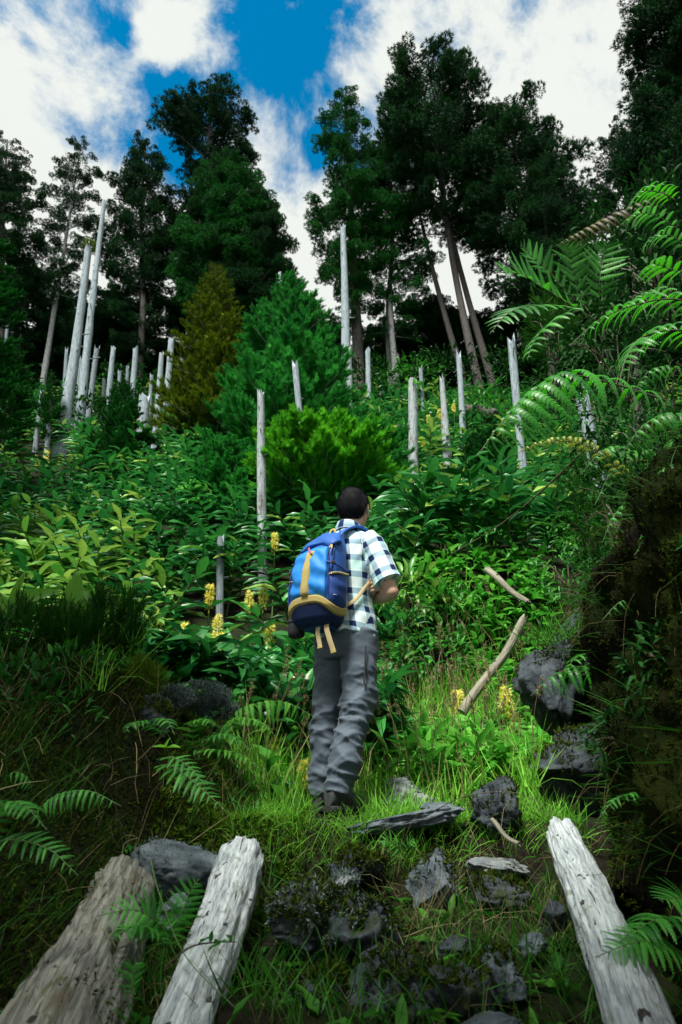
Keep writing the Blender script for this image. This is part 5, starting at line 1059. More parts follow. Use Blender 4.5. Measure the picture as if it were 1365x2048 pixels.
g = G(); c = W(1120, 1265, 4.1); n = 260; a = rg.normal(size=(n, 2)) * (.12, .10); grass(g, c[0] + a[:, 0], c[1] + a[:, 1] - .02, np.full(n, c[2] - .06), rg.uniform(.08, .25, n), np.clip(rg.normal(.5, .3, n), 0, 1), .7, wid=.7)
tag(g.build('boulder_grass', M['grass_shade']), 'grass growing on top of the dark boulder', 'grass', kind='stuff')

x, y, z = field(260, -.35, .75, 1.75, 3.2); g = G(); grass(g, x, y, z - .01, rg.uniform(.08, .22, len(x)), np.clip(rg.normal(.4, .28, len(x)), 0, 1), .7, wid=.5)
n = 260; x, y, z = field(n, -.35, .75, 1.75, 3.2); gd = G(); grass(gd, x, y, z, rg.uniform(.08, .2, n), rg.uniform(0, .8, n), .9, wid=.25)
tag(g.build('stone_grass', M['grass_shade']), 'grass blades growing out between the step stones', 'grass', kind='stuff'); tag(gd.build('stone_straw', M['straw']), 'withered blades lying between the step stones', 'grass', kind='stuff')
# ------------------------------------------------------------------ logs
def log(label, a, b_, ra, rb, mat, seed, knots, jag=.05, name='log', sides=64, wob=.10, group='old logs beside the path', bend=.01, ends=2.0):
    A, B = W(*a), W(*b_); D = B - A; n = 110; s = np.linspace(0, 1, n)[:, None]; side = nrm(np.cross(D, (0, 0, 1.0))); path = A + D * s + side * bend * np.sin(np.pi * s * 1.3) + np.array((0, 0, 1.0)) * bend * .6 * np.sin(np.pi * s * 2.2)
    rad = np.linspace(ra, rb, n); rad[-1] *= .86; rad[-2] *= .97
    g = G(); tube(g, path, rad, sides, wob=wob, seed=seed, jag=jag, freq=2.2); v = g.v[0]; k = .022 * min(ra, rb) / .07
    nn = v - np.repeat(path, sides, 0); L = np.linalg.norm(nn, axis=1, keepdims=True); nn = nn / L; gr = g.g[0]
    q9 = np.stack([gr[:, 0] * 90, gr[:, 1] * 90, gr[:, 2] * 4], -1); v += nn * (k * (.30 * fbm(q9, 3, seed + 1) - .30 * (1 - np.abs(vnoise(q9 * (.8, .8, .6) + 5, seed + 2))) ** 9 + .16 * fbm(q9 * 3, 2, seed + 6)))[:, None]
    th = thing(name, label, 'log', A, group); g.build('stem', M[mat], th, A)
    for j, (u, ang, rr) in enumerate(knots):
        i = int(u * (n - 1)); T = nrm(D); x = nrm(np.cross(T, (0, 0, 1.0))); z = np.cross(x, T); d = x * math.cos(ang) + z * math.sin(ang); c = path[i] + d * rad[i]
        q = G(); tube(q, np.array([c - d * rad[i] * .4, c + d * rr * .1, c + d * rr * .5]), [rr * 1.25, rr * 1.0, rr * .62], 12, wob=.2, seed=j, jag=rr * .3); q.build('branch_knot', M['bark'], th, A)
    return th, path, rad
LOG1 = log('thick lichened log lying at the lower left', (-45, 2420, 1.42), (246, 1785, 2.72), .130, .120, 'log_moss', 3, [(.55, 1.2, .012), (.8, .6, .014)], .05, wob=.12)
th_, pa, ra_ = LOG1; i_ = rg.integers(30, 108, 900); T_l = nrm(pa[-1] - pa[0]); xl = nrm(np.cross(T_l, (0, 0, 1.0))); zl = np.cross(xl, T_l); an_ = rg.uniform(.2, 2.9, 900); nl = xl * np.cos(an_)[:, None] + zl * np.sin(an_)[:, None]; Pl = pa[i_] + nl * ra_[i_][:, None] * 1.0; kl = fbm(Pl * 7, 3, 91) > .12
mg = G(); moss(mg, Pl[kl], nl[kl], .010); tag(mg.build('moss_cover', M['moss'], th_, W(-45, 2420, 1.42)), kind='stuff')
log('bleached white log pointing up the path at the lower left', (262, 2330, 1.52), (488, 1716, 2.88), .066, .080, 'log_white', 5, [(.76, 2.0, .016), (.50, 2.5, .014), (.28, .7, .010)], .06)
log('bleached white log slanting along the right bank', (1372, 2330, 1.46), (1128, 1668, 2.92), .074, .060, 'log_white', 8, [(.35, 1.1, .012), (.55, 2.2, .010), (.18, 1.6, .012)], .05)
log('greyish pole leaning on the bank right of the clearing', (925, 1425, 5.5), (1052, 1238, 5.75), .040, .030, 'stick', 11, [(.5, 1.4, .012)], .05, name='pole', sides=14, bend=.03, group=None)
log('short dead branch slanting down to the top of the leaning pole', (975, 1140, 6.5), (1056, 1206, 6.1), .036, .022, 'stick', 12, [(.3, 1.2, .012)], .06, name='dead_branch', sides=12, bend=.02, group=None)
log('short dry stick lying by the big dark rock', (985, 1640, 3.1), (1035, 1690, 2.95), .010, .008, 'stick', 13, [], .01, name='stick', sides=8, bend=.01, group=None)
# long thin stems that cross the view
def wand(label, pts, r, mat, name='twig', group=None, leaves=0, cat='twig'):
    p_ = smooth_path(px3(*pts), 24); th = thing(name, label, cat, p_[0], group); g = G(); tube(g, p_, np.linspace(r, r * .4, 24), 5); g.build('stem', M[mat], th, p_[0])
    if leaves:
        q = G(); i = rg.integers(6, 24, leaves); place(q, *LEAF[2], basis(rg.normal(size=(leaves, 3)) + (0, -.3, -.1), np.array((0, 0, 1.0))), p_[i], rg.uniform(.03, .06, leaves), rg.uniform(0, 1, leaves)); tag(q.build('leaves', M['herb_dark'], th, p_[0]), kind='stuff')
wand('bare dark branch sweeping down from the yellow fern frond', ((1170, 900, 4.2), (1080, 985, 4.4), (1000, 1050, 4.6), (900, 1110, 4.8)), .007, 'rachis', leaves=26)
wand('thin dark twig laid across the white left log', ((330, 1935, 1.95), (380, 1895, 1.93), (430, 1885, 1.95), (475, 1884, 2.0)), .0028, 'rachis', leaves=5)
wand('tall bowed grass stalk crossing between the left logs', ((302, 1722, 2.3), (320, 1790, 2.15), (370, 1910, 1.9), (470, 2015, 1.8)), .0022, 'stem')
wand('blurred dry seed stalk in front of the lichened log', ((180, 2080, 1.35), (178, 2030, 1.36), (175, 1975, 1.37)), .0045, 'stick')
wand('bent straw stalk standing over the arched stone', ((245, 1720, 2.7), (248, 1690, 2.7), (262, 1680, 2.7), (278, 1676, 2.7)), .002, 'stick')
wand('thin arching stalk over the big dark rock', ((870, 1620, 3.1), (940, 1590, 3.05), (1040, 1588, 3.0), (1130, 1640, 2.9)), .0022, 'rachis')
wand('tall leafy sprout rising from the right bank edge', ((1180, 1240, 4.3), (1172, 1180, 4.3), (1160, 1120, 4.3), (1150, 1060, 4.3)), .003, 'rachis_green', leaves=30)
# clover-leaved sprout on the left bank and pale papery bits
th = thing('sapling', 'small sprout with four bright oval leaves on the left bank', 'seedling', W(335, 1530, 2.75)); B = np.array(th.location); q = G(); tube(q, smooth_path([W(335, 1530, 2.75), W(338, 1508, 2.72), W(333, 1495, 2.7)], 5), .002, 4); q.build('stem', M['stem'], th, B)
for j, (d, L) in enumerate((((-.9, -.2, .25), .05), ((.9, -.3, .2), .055), ((.2, -.4, .9), .045), ((-.4, -.8, .3), .045))): big_leaf(W(333, 1497, 2.7), d, L, .5, .2, (0, -.4, 1), th, B, 90 + j)
# ------------------------------------------------------------------ the hiker
YAW = R_(36); PO = np.array((.025, 3.83, 0.0)); PR = np.array((math.cos(YAW), -math.sin(YAW), 0)); PF = np.array((math.sin(YAW), math.cos(YAW), 0)); PU = np.array((0, 0, 1.0)); PM = np.stack([PR, PF, PU], -1)
def LW(p): return np.asarray(p, float) @ PM.T + PO            # body frame (right, forward, up) to the place
def WL(p): return (np.asarray(p, float) - PO) @ PM
man = thing('person', 'person seen from behind with folded arms, in a checked shirt and grey trousers', 'person', PO)
def loft(g, rings, tint=.5, cap=True):
    rings = [np.asarray(r, float) for r in rings]; n, k = len(rings), len(rings[0]); V = np.concatenate(rings); i = np.arange(n - 1)[:, None] * k; j = np.arange(k)[None]; j2 = (j + 1) % k
    F = np.stack([i + j, i + j2, i + j2 + k, i + j + k], -1).reshape(-1, 4); g.add(V, F, tint)
    if cap:
        for r, fl in ((rings[0], True), (rings[-1], False)):
            kk = np.arange(k); f = np.stack([kk, (kk + 1) % k, np.full(k, k)], -1); g.add(np.vstack([r, r.mean(0)[None]]), f[:, ::-1] if fl else f, tint)
    return g
def ering(c, w, d, k=40, e=2.0, ax=((1, 0, 0), (0, 1, 0))):
    t = np.linspace(0, 2 * np.pi, k, endpoint=False); cs, sn = np.cos(t), np.sin(t); cs = np.sign(cs) * np.abs(cs) ** (2 / e); sn = np.sign(sn) * np.abs(sn) ** (2 / e)
    return np.asarray(c, float) + np.outer(cs * w, ax[0]) + np.outer(sn * d, ax[1])
def ellip(g, c, r, rot=None, sub=3):
    v, f = ico(sub); v = v * np.asarray(r); v = v if rot is None else v @ np.asarray(rot).T; g.add(v + np.asarray(c), f)
def remesh(g, vox, smooth=3, fac=.5):
    me = g.mesh('tmp', M['stem']); o = bpy.data.objects.new('tmp', me); COL.objects.link(o)
    m = o.modifiers.new('r', 'REMESH'); m.mode = 'VOXEL'; m.voxel_size = vox; m.adaptivity = 0
    if smooth: s_ = o.modifiers.new('s', 'SMOOTH'); s_.iterations = smooth; s_.factor = fac
    dg = bpy.context.evaluated_depsgraph_get(); ev = o.evaluated_get(dg).to_mesh(); n = len(ev.vertices); V = np.empty(n * 3, np.float32); ev.vertices.foreach_get('co', V); N = np.empty(n * 3, np.float32); ev.vertices.foreach_get('normal', N)
    F = np.array([list(p_.vertices) for p_ in ev.polygons if len(p_.vertices) == 4], np.int64); o.to_mesh_clear() if False else None
    bpy.data.objects.remove(o); bpy.data.meshes.remove(me); return V.reshape(-1, 3).astype(float), N.reshape(-1, 3).astype(float), F
def part(name, V, F, mat, tint=.5, grain=None, parent=None):
    g = G(); g.add(LW(V), F, tint, grain); return g.build(name, M[mat] if isinstance(mat, str) else mat, parent or man, PO)
def gpart(name, g, mat, parent=None, smooth=True):
    q = G(); q.f = g.f; q.t = g.t; q.g = g.g; q.n = g.n; q.v = [LW(v) for v in g.v]; return q.build(name, M[mat] if isinstance(mat, str) else mat, parent or man, PO, smooth)
M['skin'] = m_plain('skin', (0.62, 0.40, 0.28), 0.55, .08, 60, .05); M['hair'] = m_leaf('hair', (0.006, 0.007, 0.010), (0.085, 0.085, 0.095), 0.75, 0, spec=0.12)
M['trousers'] = m_plain('trouser_cloth', (0.080, 0.108, 0.140), .65, .10, 90, .06, .25, .1); M['shoe'] = m_plain('shoe_leather', (0.045, 0.052, 0.055), .7, .2, 60, .2); M['sole'] = m_plain('shoe_sole', (0.02, 0.02, 0.022), .8)
M['eye'] = m_plain('eye_white', (0.75, 0.73, 0.70), .2, .02)
# plaid: the two thread directions are the running cloth coordinates kept in `grain`
b = NB('checked_cotton'); gv = b.attr('grain', True); sp = b.n('ShaderNodeSeparateXYZ'); b.l(gv, sp.inputs[0])
def stripe(o, ph): 
    f = b.math('FRACT', b.math('ADD', b.math('DIVIDE', o, .092), ph)); return b.math('MULTIPLY', b.rng(f, .0, .03), b.rng(f, .36, .39, 1, 0))
def stripe2(o, ph, w):
    f = b.math('FRACT', b.math('ADD', b.math('DIVIDE', o, .184), ph)); return b.math('MULTIPLY', b.rng(f, .0, .02), b.rng(f, w, w + .02, 1, 0))
u_, v_ = sp.outputs[0], sp.outputs[1]; su, sv = stripe(u_, 0.0), stripe(v_, .3); mu, mv = stripe2(u_, .28, .30), stripe2(v_, .43, .30)
white = (0.84, 0.90, 0.90); mint = (0.50, 0.84, 0.78); mid = (0.17, 0.33, 0.44); navy = (0.006, 0.018, 0.075)
c = b.mix(b.math('MULTIPLY', b.math('ADD', mu, mv), .42), white, mint); c = b.mix(b.math('MULTIPLY', su, .80), c, mid); c = b.mix(b.math('MULTIPLY', sv, .80), c, mid); c = b.mix(b.math('MULTIPLY', su, sv), c, navy)
weave = b.noise(1.0, 2, b.scale(gv, (900, 900, 1)))
M['shirt'] = b.finish(c, .85, weave, .12, .001, spec=.2)

# --- body: one surface from toes to crown
g = G()
HC = np.array((.022, .058, 1.618)); hyaw = R_(10); hr = np.array(((math.cos(hyaw), math.sin(hyaw), 0), (-math.sin(hyaw), math.cos(hyaw), 0), (0, 0, 1.0))).T; hp = R_(8); hr = hr @ np.array(((1, 0, 0), (0, math.cos(hp), -math.sin(hp)), (0, math.sin(hp), math.cos(hp))))
def HD(p): return HC + np.asarray(p, float) @ hr.T
ellip(g, HD((0, -.012, .018)), (.078, .092, .096), hr); ellip(g, HD((0, .030, -.045)), (.058, .062, .070), hr); ellip(g, HD((0, .052, -.088)), (.034, .032, .026), hr)
ellip(g, HD((0, .092, -.028)), (.011, .020, .024), hr); ellip(g, HD((0, .082, .012)), (.052, .014, .012), hr); ellip(g, HD((0, .084, -.064)), (.024, .010, .007), hr); ellip(g, HD((0, .082, -.073)), (.021, .010, .006), hr)
for s_ in (-1, 1): ellip(g, HD((s_ * .046, .062, -.030)), (.020, .022, .018), hr)
for s_ in (-1, 1):
    er = hr @ np.array(((math.cos(.5 * s_), -math.sin(.5 * s_), 0), (math.sin(.5 * s_), math.cos(.5 * s_), 0), (0, 0, 1.0)))
    ellip(g, HD((s_ * .086, -.008, -.012)), (.009, .019, .032), er); ellip(g, HD((s_ * .080, .000, -.036)), (.008, .010, .012), er)
tube(g, np.array([HD((0, -.012, -.02)), HD((0, -.018, -.085)), (.012, .012, 1.47), (.010, .0, 1.40)]), [.060, .057, .060, .075], 20)
loft(g, [ering((.0, 0, z), w, d) for z, w, d in ((.84, .13, .09), (.95, .14, .095), (1.10, .125, .085), (1.25, .14, .095), (1.36, .145, .085), (1.42, .10, .065))])
SHO = {1: np.array((.170, .005, 1.385)), -1: np.array((-.165, .005, 1.385))}; ELB = {1: np.array((.278, .026, 1.072)), -1: np.array((-.25, .06, 1.11))}
WRI = {1: np.array((.035, .205, 1.105)), -1: np.array((.085, .185, 1.125))}
for s_ in (1, -1):
    S_, E_, W_ = SHO[s_], ELB[s_], WRI[s_]
    tube(g, np.array([S_, S_ + (E_ - S_) * .3, S_ + (E_ - S_) * .6, S_ + (E_ - S_) * .9, E_]), [.052, .049, .044, .040, .038], 20)
    ellip(g, E_, (.040, .040, .040)); tube(g, np.array([E_, E_ + (W_ - E_) * .2, E_ + (W_ - E_) * .45, E_ + (W_ - E_) * .8, W_]), [.037, .043, .042, .031, .027], 20)
def finger(p, r): tube(g, smooth_path(p, 9), np.linspace(r[0], r[1], 9), 10); ellip(g, p[-1], (r[1],) * 3, None, 2); ellip(g, p[1], (r[0] * 1.06,) * 3, None, 2)
# left hand: palm runs behind the right forearm, four fingers curl back round the inside of the right arm
tube(g, np.array([WRI[-1], (.145, .150, 1.125), (.196, .108, 1.122)]), [.026, .032, .034], 14); ellip(g, (.192, .112, 1.122), (.030, .028, .042))
for j, (z, L) in enumerate(((1.153, .92), (1.1335, 1.0), (1.114, .97), (1.0955, .80))):
    finger(np.array([(.204, .090, z - .002), (.206 + .002 * j, .026 - .012 * L, z), (.184, -.002 - .012 * L + .004 * j, z - .004), (.160, .016, z - .006)]), (.0104, .0084))
finger(np.array([(.120, .165, 1.15), (.145, .150, 1.175), (.172, .120, 1.182)]), (.0105, .0085))
# right hand tucked under the left arm
ellip(g, (-.01, .205, 1.115), (.040, .020, .042))
for j in range(4): finger(np.array([(-.045, .205, 1.145 - .020 * j), (-.085, .190, 1.148 - .020 * j), (-.112, .165, 1.148 - .020 * j)]), (.0095, .008))
finger(np.array([(.0, .21, 1.15), (-.02, .215, 1.18), (-.045, .205, 1.195)]), (.0105, .0085))
HIP = {1: np.array((.088, .0, .86)), -1: np.array((-.088, .0, .86))}; KNE = {1: np.array((.092, -.025, .47)), -1: np.array((-.118, .0, .47))}; ANK = {1: np.array((.040, -.125, .085)), -1: np.array((-.130, -.010, .085))}
for s_ in (1, -1):
    tube(g, np.array([HIP[s_], (HIP[s_] + KNE[s_]) / 2, KNE[s_], KNE[s_] * .6 + ANK[s_] * .4, ANK[s_]]), [.075, .062, .05, .048, .036], 18)
    tube(g, np.array([ANK[s_], ANK[s_] + (0, .04, -.05), ANK[s_] + (.012 * s_, .14, -.065), ANK[s_] + (.016 * s_, .185, -.068)]), [.034, .03, .026, .018], 14)
V, N, F = remesh(g, .0046, 2, .5)
part('body', V, F, 'skin')
for s_ in (-1, 1):
    g = G(); ellip(g, HD((s_ * .031, .074, -.004)), (.0125, .011, .0105), hr); gpart('eye', g, 'eye')

# --- hair: a close cap with short strands
v, f = ico(5); hv = v * (.087, .099, .106); loc = hv + (0, -.014, .016)
fr = loc[:, 1] > .052 - .35 * (loc[:, 2] - .06) * (loc[:, 2] < .07); ok = (loc[:, 2] > -.055 + 1.1 * np.clip(loc[:, 1] + .035, 0, 1) - .02 * (np.abs(loc[:, 0]) < .05)) & ~((loc[:, 1] > .04) & (loc[:, 2] < .075))
ok &= ~((np.abs(loc[:, 0]) > .062) & (loc[:, 2] < .005) & (loc[:, 1] > -.035))
fk = ok[f].all(1); tint = np.clip(.05 + .50 * sstep(.06, .115, loc[:, 2]) + .60 * sstep(.065, .083, np.abs(loc[:, 0])) * sstep(-.03, .03, loc[:, 2]) + .15 * fbm(loc * 60, 2, 3), 0, 1)  # tint: grey temples and thinning, plus sky sheen painted on the crown
hair = G(); hw = np.array([HD(p_) for p_ in loc + nrm(v) * (.004 * fbm(v * 5, 3, 2))[:, None]]); hair.add(hw, f[fk], tint)
idx = RNG.choice(np.where(ok)[0], 7500); nn = nrm(v[idx] / (.087, .099, .106)); dn = np.array((0, -.25, -1.0)) + RNG.normal(size=(len(idx), 3)) * .28; dn = dn + nn * 0; top = loc[idx, 2] > .075; dn[top] = np.array((0, -1.0, .0)) + RNG.normal(size=(top.sum(), 3)) * .45
dn = nrm(dn - nn * (dn * nn).sum(1)[:, None]) ; L = RNG.uniform(.016, .036, len(idx)); root = loc[idx] + nn * .001; sd = np.cross(dn, nn) * .0011
mid_ = root + dn * L[:, None] * .55 + nn * .0045; tip = root + dn * L[:, None] + nn * RNG.uniform(.001, .011, len(idx))[:, None]
P4 = np.stack([root - sd, root + sd, mid_ + sd, mid_ - sd, tip], 1).reshape(-1, 3); o = np.arange(len(idx))[:, None] * 5
hair.add(HC + P4 @ hr.T, np.vstack([o + (0, 1, 2), o + (0, 2, 3), o + (3, 2, 4)]), np.repeat(np.clip(tint[idx] + RNG.normal(size=len(idx)) * .14, 0, 1), 5))
gpart('hair', hair, 'hair')

# --- shirt
def tors(z):                                                # centre and half axes of the shirt at height z
    Z = [.83, .90, 1.0, 1.08, 1.18, 1.28, 1.36, 1.405, 1.44, 1.475]; return [np.interp(z, Z, k) for k in ([.0, .0, .0, .002, .005, .008, .01, .012, .012, .013], [.0, 0, 0, 0, 0, 0, .0, .002, .006, .012], [.182, .178, .162, .152, .158, .172, .178, .155, .110, .066], [.135, .130, .118, .110, .112, .118, .112, .098, .082, .062])]
g = G(); zz = np.concatenate([np.linspace(.855, 1.40, 16), [1.425, 1.45, 1.475]]); loft(g, [ering((tors(z)[0], tors(z)[1], z), tors(z)[2], tors(z)[3], 48, 2.25) for z in zz])
SLV = {}
for s_ in (1, -1):
    S_, E_ = SHO[s_], ELB[s_]; D_ = E_ - S_; a0 = S_ - D_ * .02 + (-.03 * s_, 0, .0); SLV[s_] = (a0, S_ + D_ * .82)
    tube(g, np.array([a0, S_ + D_ * .12, S_ + D_ * .35, S_ + D_ * .60, S_ + D_ * .82]), [.062, .067, .069, .072, .078], 26)
V, N, F = remesh(g, .0075, 6, .5)
# which piece of cloth each point belongs to, its running coordinates, and the folds
def seg(P, a, b_):
    d = b_ - a; t = np.clip(((P - a) @ d) / (d @ d), 0, 1); return t, np.linalg.norm(P - (a + t[:, None] * d), axis=1)
tR, dR = seg(V, *SLV[1]); tL, dL = seg(V, *SLV[-1]); cx = np.interp(V[:, 2], [.83, 1.47], [0, .013]); ang = np.arctan2(V[:, 0] - cx, -V[:, 1]); hw_ = np.array([tors(z)[2] for z in V[:, 2]])
isR = (V[:, 0] > np.interp(V[:, 2], [1.1, 1.25, 1.42], [.168, .168, .150])) & (tR > .02); isL = (V[:, 0] < -np.interp(V[:, 2], [1.1, 1.25, 1.42], [.168, .168, .148])) & (tL > .02)
gr = np.stack([ang * .150 + .01 * (V[:, 2] - 1.2), V[:, 2] + .035 * np.sin(ang) * 0 - .10 * V[:, 0] * 0, np.zeros(len(V))], -1)
gr[:, 0] += .12 * (V[:, 2] - 1.1) * .6; gr[:, 1] += .10 * V[:, 0]
for m_, s_ in ((isR, 1), (isL, -1)):
    a, b_ = SLV[s_]; d = nrm(b_ - a); x = nrm(np.cross(d, (0, 1.0, 0))); y = np.cross(d, x); q = V[m_] - a; gr[m_, 0] = np.arctan2(q @ x, q @ y) * .072 + .013; gr[m_, 1] = q @ d + .02
fold = .0050 * fbm(np.stack([V[:, 0] * 9, V[:, 1] * 9, V[:, 2] * 6], -1), 3, 5)
q = V[:, 2] * 30 + V[:, 0] * 26 + 2.5 * fbm(V * 6, 2, 6); low = sstep(1.22, 1.02, V[:, 2]); fold += .0045 * low * np.sin(q) * (.5 + .5 * vnoise(V * 8, 9)) + .006 * sstep(.96, .87, V[:, 2]) * np.sin(ang * 9 + 2 * vnoise(V * 7, 4))
q2 = ((V - (.165, .02, 1.28)) ** 2).sum(1); fold += .006 * np.exp(-q2 / .010) * np.sin(V[:, 2] * 70 - V[:, 0] * 90)
V = V + N * fold[:, None]; V[:, 2] += .018 * sstep(.95, .86, V[:, 2]) * np.sin(ang * 2.0 + 1.0)
shirt = part('shirt', V, F, 'shirt', .5, gr)
cg = G(); t = np.linspace(0, 2 * np.pi, 40, endpoint=False)
def crg(z, r, tilt): return np.stack([.014 + r * np.cos(t), .014 + r * .95 * np.sin(t), z - tilt * np.sin(t)], -1)
rr_ = [crg(1.448, .073, .016), crg(1.475, .069, .018), crg(1.497, .065, .020), crg(1.500, .069, .020), crg(1.480, .078, .018), crg(1.458, .086, .012), crg(1.453, .083, .012)]
n0 = len(rr_); loft(cg, rr_, cap=False); cg.g = [np.stack([np.tile(np.arctan2(np.cos(t), -np.sin(t)) * .072 + .02, n0), np.repeat([.0, .02, .04, .045, .062, .08, .083], 40) + .02, np.zeros(40 * n0)], -1)]
gpart('collar', cg, 'shirt', shirt)
for s_ in (1, -1):                                           # turned hem of each sleeve
    a, b_ = SLV[s_]; d = nrm(b_ - a); hg = G(); tube(hg, np.array([b_ - d * .016, b_ + d * .002]), [.0775, .0795], 32, cap=True); vv = hg.v[0] - a; x = nrm(np.cross(d, (0, 1.0, 0))); y = np.cross(d, x)
    hg.g = [np.stack([np.arctan2((q_ - a) @ x, (q_ - a) @ y) * .072 + .013, (q_ - a) @ d + .02, np.zeros(len(q_))], -1) for q_ in hg.v]; gpart('sleeve_hem', hg, 'shirt', shirt)

# --- trousers
g = G(); loft(g, [ering((0, 0, z), w, d, 40, 2.2) for z, w, d in ((.74, .150, .110), (.80, .168, .122), (.88, .168, .122), (.955, .155, .112), (1.0, .145, .105))])
LEG = {}
for s_ in (1, -1):
    h, k, a = HIP[s_], KNE[s_], ANK[s_]; pth = smooth_path([h + (0, 0, .02), h * .5 + k * .5 + (0, .005, 0), k, k * .5 + a * .5 + (0, -.012, 0), a + (0, -.01, -.005)], 24); LEG[s_] = pth
    tube(g, pth, np.interp(np.linspace(0, 1, 24), [0, .2, .5, .75, .95, 1], [.100, .094, .077, .071, .064, .065]), 26)
V, N, F = remesh(g, .0075, 5, .5)
side = np.where(V[:, 0] > 0, 1, -1); low = sstep(.78, .62, V[:, 2]); th_ = np.arctan2(V[:, 0] - side * .095 * (V[:, 2] < .8), V[:, 1])
knee = np.exp(-((V[:, 2] - .46) / .17) ** 2); ank = sstep(.32, .08, V[:, 2]); fold = .006 * fbm(V * 8, 3, 18)
for sh_, fz, fx_, am, sd_ in ((.55, 15, 5.5, .011, 15), (-.75, 13, 6.5, .010, 16), (.15, 24, 6, .008, 17), (-.3, 34, 9, .005, 19)):
    q = np.stack([V[:, 0] * fx_, V[:, 1] * fx_, (V[:, 2] + sh_ * V[:, 0] * side + .25 * V[:, 1]) * fz], -1) + .6 * fbm(V * 7, 2, sd_ + 40)[:, None]; rg_ = (1 - np.abs(vnoise(q, sd_))) ** 3.5
    fold += am * (rg_ - .3) * (.6 + .75 * knee + .95 * ank) * (.5 + .5 * low)
V = V + N * fold[:, None]; trs = part('trousers', V, F, 'trousers')
def strap(name, pts, w, th_, nml, mat, parent, n=26, jit=0, body=None, tip=False):
    """a flat band swept through points in the body frame, its face turned towards nml"""
    p_ = smooth_path(pts, n); T, _, _ = frames(p_); nm = np.asarray([nml(q_) for q_ in p_], float) if callable(nml) else np.tile(nml, (n, 1)); nm = nrm(nm - T * (nm * T).sum(1)[:, None]); sd = np.cross(T, nm); g = G()
    rings = [np.array([p_[i] + sd[i] * w / 2 * a + nm[i] * th_ / 2 * c_ for a, c_ in ((-1, -.6), (-.9, -1), (.9, -1), (1, -.6), (1, .6), (.9, 1), (-.9, 1), (-1, .6))]) for i in range(n)]
    loft(g, rings); q = G(); q.f, q.t, q.g, q.n = g.f, g.t, g.g, g.n; q.v = [LW(v) for v in g.v]; return q.build(name, M[mat], parent[0], parent[1])
zpth = [KNE[1] * (1 - u) + HIP[1] * u + (.072 + .018 * u, -.055 - .01 * u, .02) for u in (.25, .5, .75)]
strap('pocket_zip', zpth, .008, .006, (.6, -.8, 0), 'sole', (trs, PO), 10)
# --- shoes
for s_ in (1, -1):
    a = ANK[s_] * (1, 1, 0); yw = .08 * s_; fx = np.array((math.sin(yw), math.cos(yw), 0)); rx = np.array((math.cos(yw), -math.sin(yw), 0)); g, sg = G(), G(); R2, R3 = [], []
    for bb, w, h in ((-.070, .020, .060), (-.066, .031, .095), (-.045, .036, .115), (-.01, .038, .118), (.03, .039, .098), (.075, .042, .075), (.12, .046, .060), (.16, .044, .050), (.190, .032, .042), (.202, .016, .034)):
        c_ = a + fx * bb + (0, 0, .022 + h / 2); R2.append(ering(c_, w, h / 2, 24, 2.4, (rx, (0, 0, 1.0)))); R3.append(ering(a + fx * bb * 1.03 + (0, 0, .014), w + .004, .014, 24, 5, (rx, (0, 0, 1.0))))
    loft(g, R2); sh = gpart('shoe', g, 'shoe'); loft(sg, R3); q = G(); q.f, q.t, q.g, q.n = sg.f, sg.t, sg.g, sg.n; q.v = [LW(v) for v in sg.v]; q.build('sole', M['sole'], sh, PO)

# ------------------------------------------------------------------ backpack
M['pack_navy'] = m_plain('pack_navy_cloth', (0.012, 0.050, 0.235), .6, .12, 120, .12, .35); M['pack_blue'] = m_plain('pack_blue_cloth', (0.012, 0.090, 0.36), .6, .12, 120, .12, .35); M['pack_light'] = m_plain('pack_light_blue_cloth', (0.010, 0.215, 0.66), .6, .10, 120, .12, .35); M['pack_dark'] = m_plain('pack_base_cloth', (0.008, 0.022, 0.085), .65, .12, 120, .12, .3)
M['tan'] = m_plain('tan_webbing', (0.52, 0.42, 0.22), .75, .12, 200, .2); M['olive'] = m_plain('olive_suede', (0.42, 0.34, 0.11), .8, .14, 80, .2); M['red'] = m_plain('zip_tape', (0.42, 0.10, 0.10), .5); M['black_case'] = m_plain('black_case', (0.012, 0.013, 0.018), .55); M['bottle'] = m_plain('bottle_plastic', (0.55, 0.62, 0.62), .3, .05); M['print'] = m_plain('pale_print', (0.55, 0.62, 0.72), .6)
BPO = LW((-.01, -.20, .87))
pack = thing('backpack', 'blue daypack with light blue front panel and tan wavy trim, worn by the person', 'backpack', BPO)
PKH = .535
def pk(h):
    H_ = [0, .03, .08, .18, .35, .55, .72, .84, .93, .98, 1.0]
    return [np.interp(h, H_, k) for k in ([-.030, -.030, -.030, -.028, -.026, -.022, -.014, -.004, .004, .008, .010], [-.185, -.195, -.203, -.210, -.212, -.205, -.192, -.172, -.150, -.138, -.134], [.084, .110, .128, .139, .142, .138, .127, .108, .084, .058, .033], [.052, .070, .084, .094, .097, .094, .085, .068, .047, .031, .018])]
def pks(th_, h, off=0.0):
    """point of the pack surface: th_ = 0 faces straight back, positive towards the wearer's right"""
    th_, h = np.broadcast_arrays(np.asarray(th_, float), np.asarray(h, float)); a, b_, w, d = pk(h); e = 2 / 3.3; s_, c_ = np.sin(th_), np.cos(th_)
    X = a + (w + off) * np.sign(s_) * np.abs(s_) ** e; Y_ = b_ - (d + off) * np.sign(c_) * np.abs(c_) ** e
    return np.stack([X, Y_, .87 + PKH * h + 0 * X], -1)
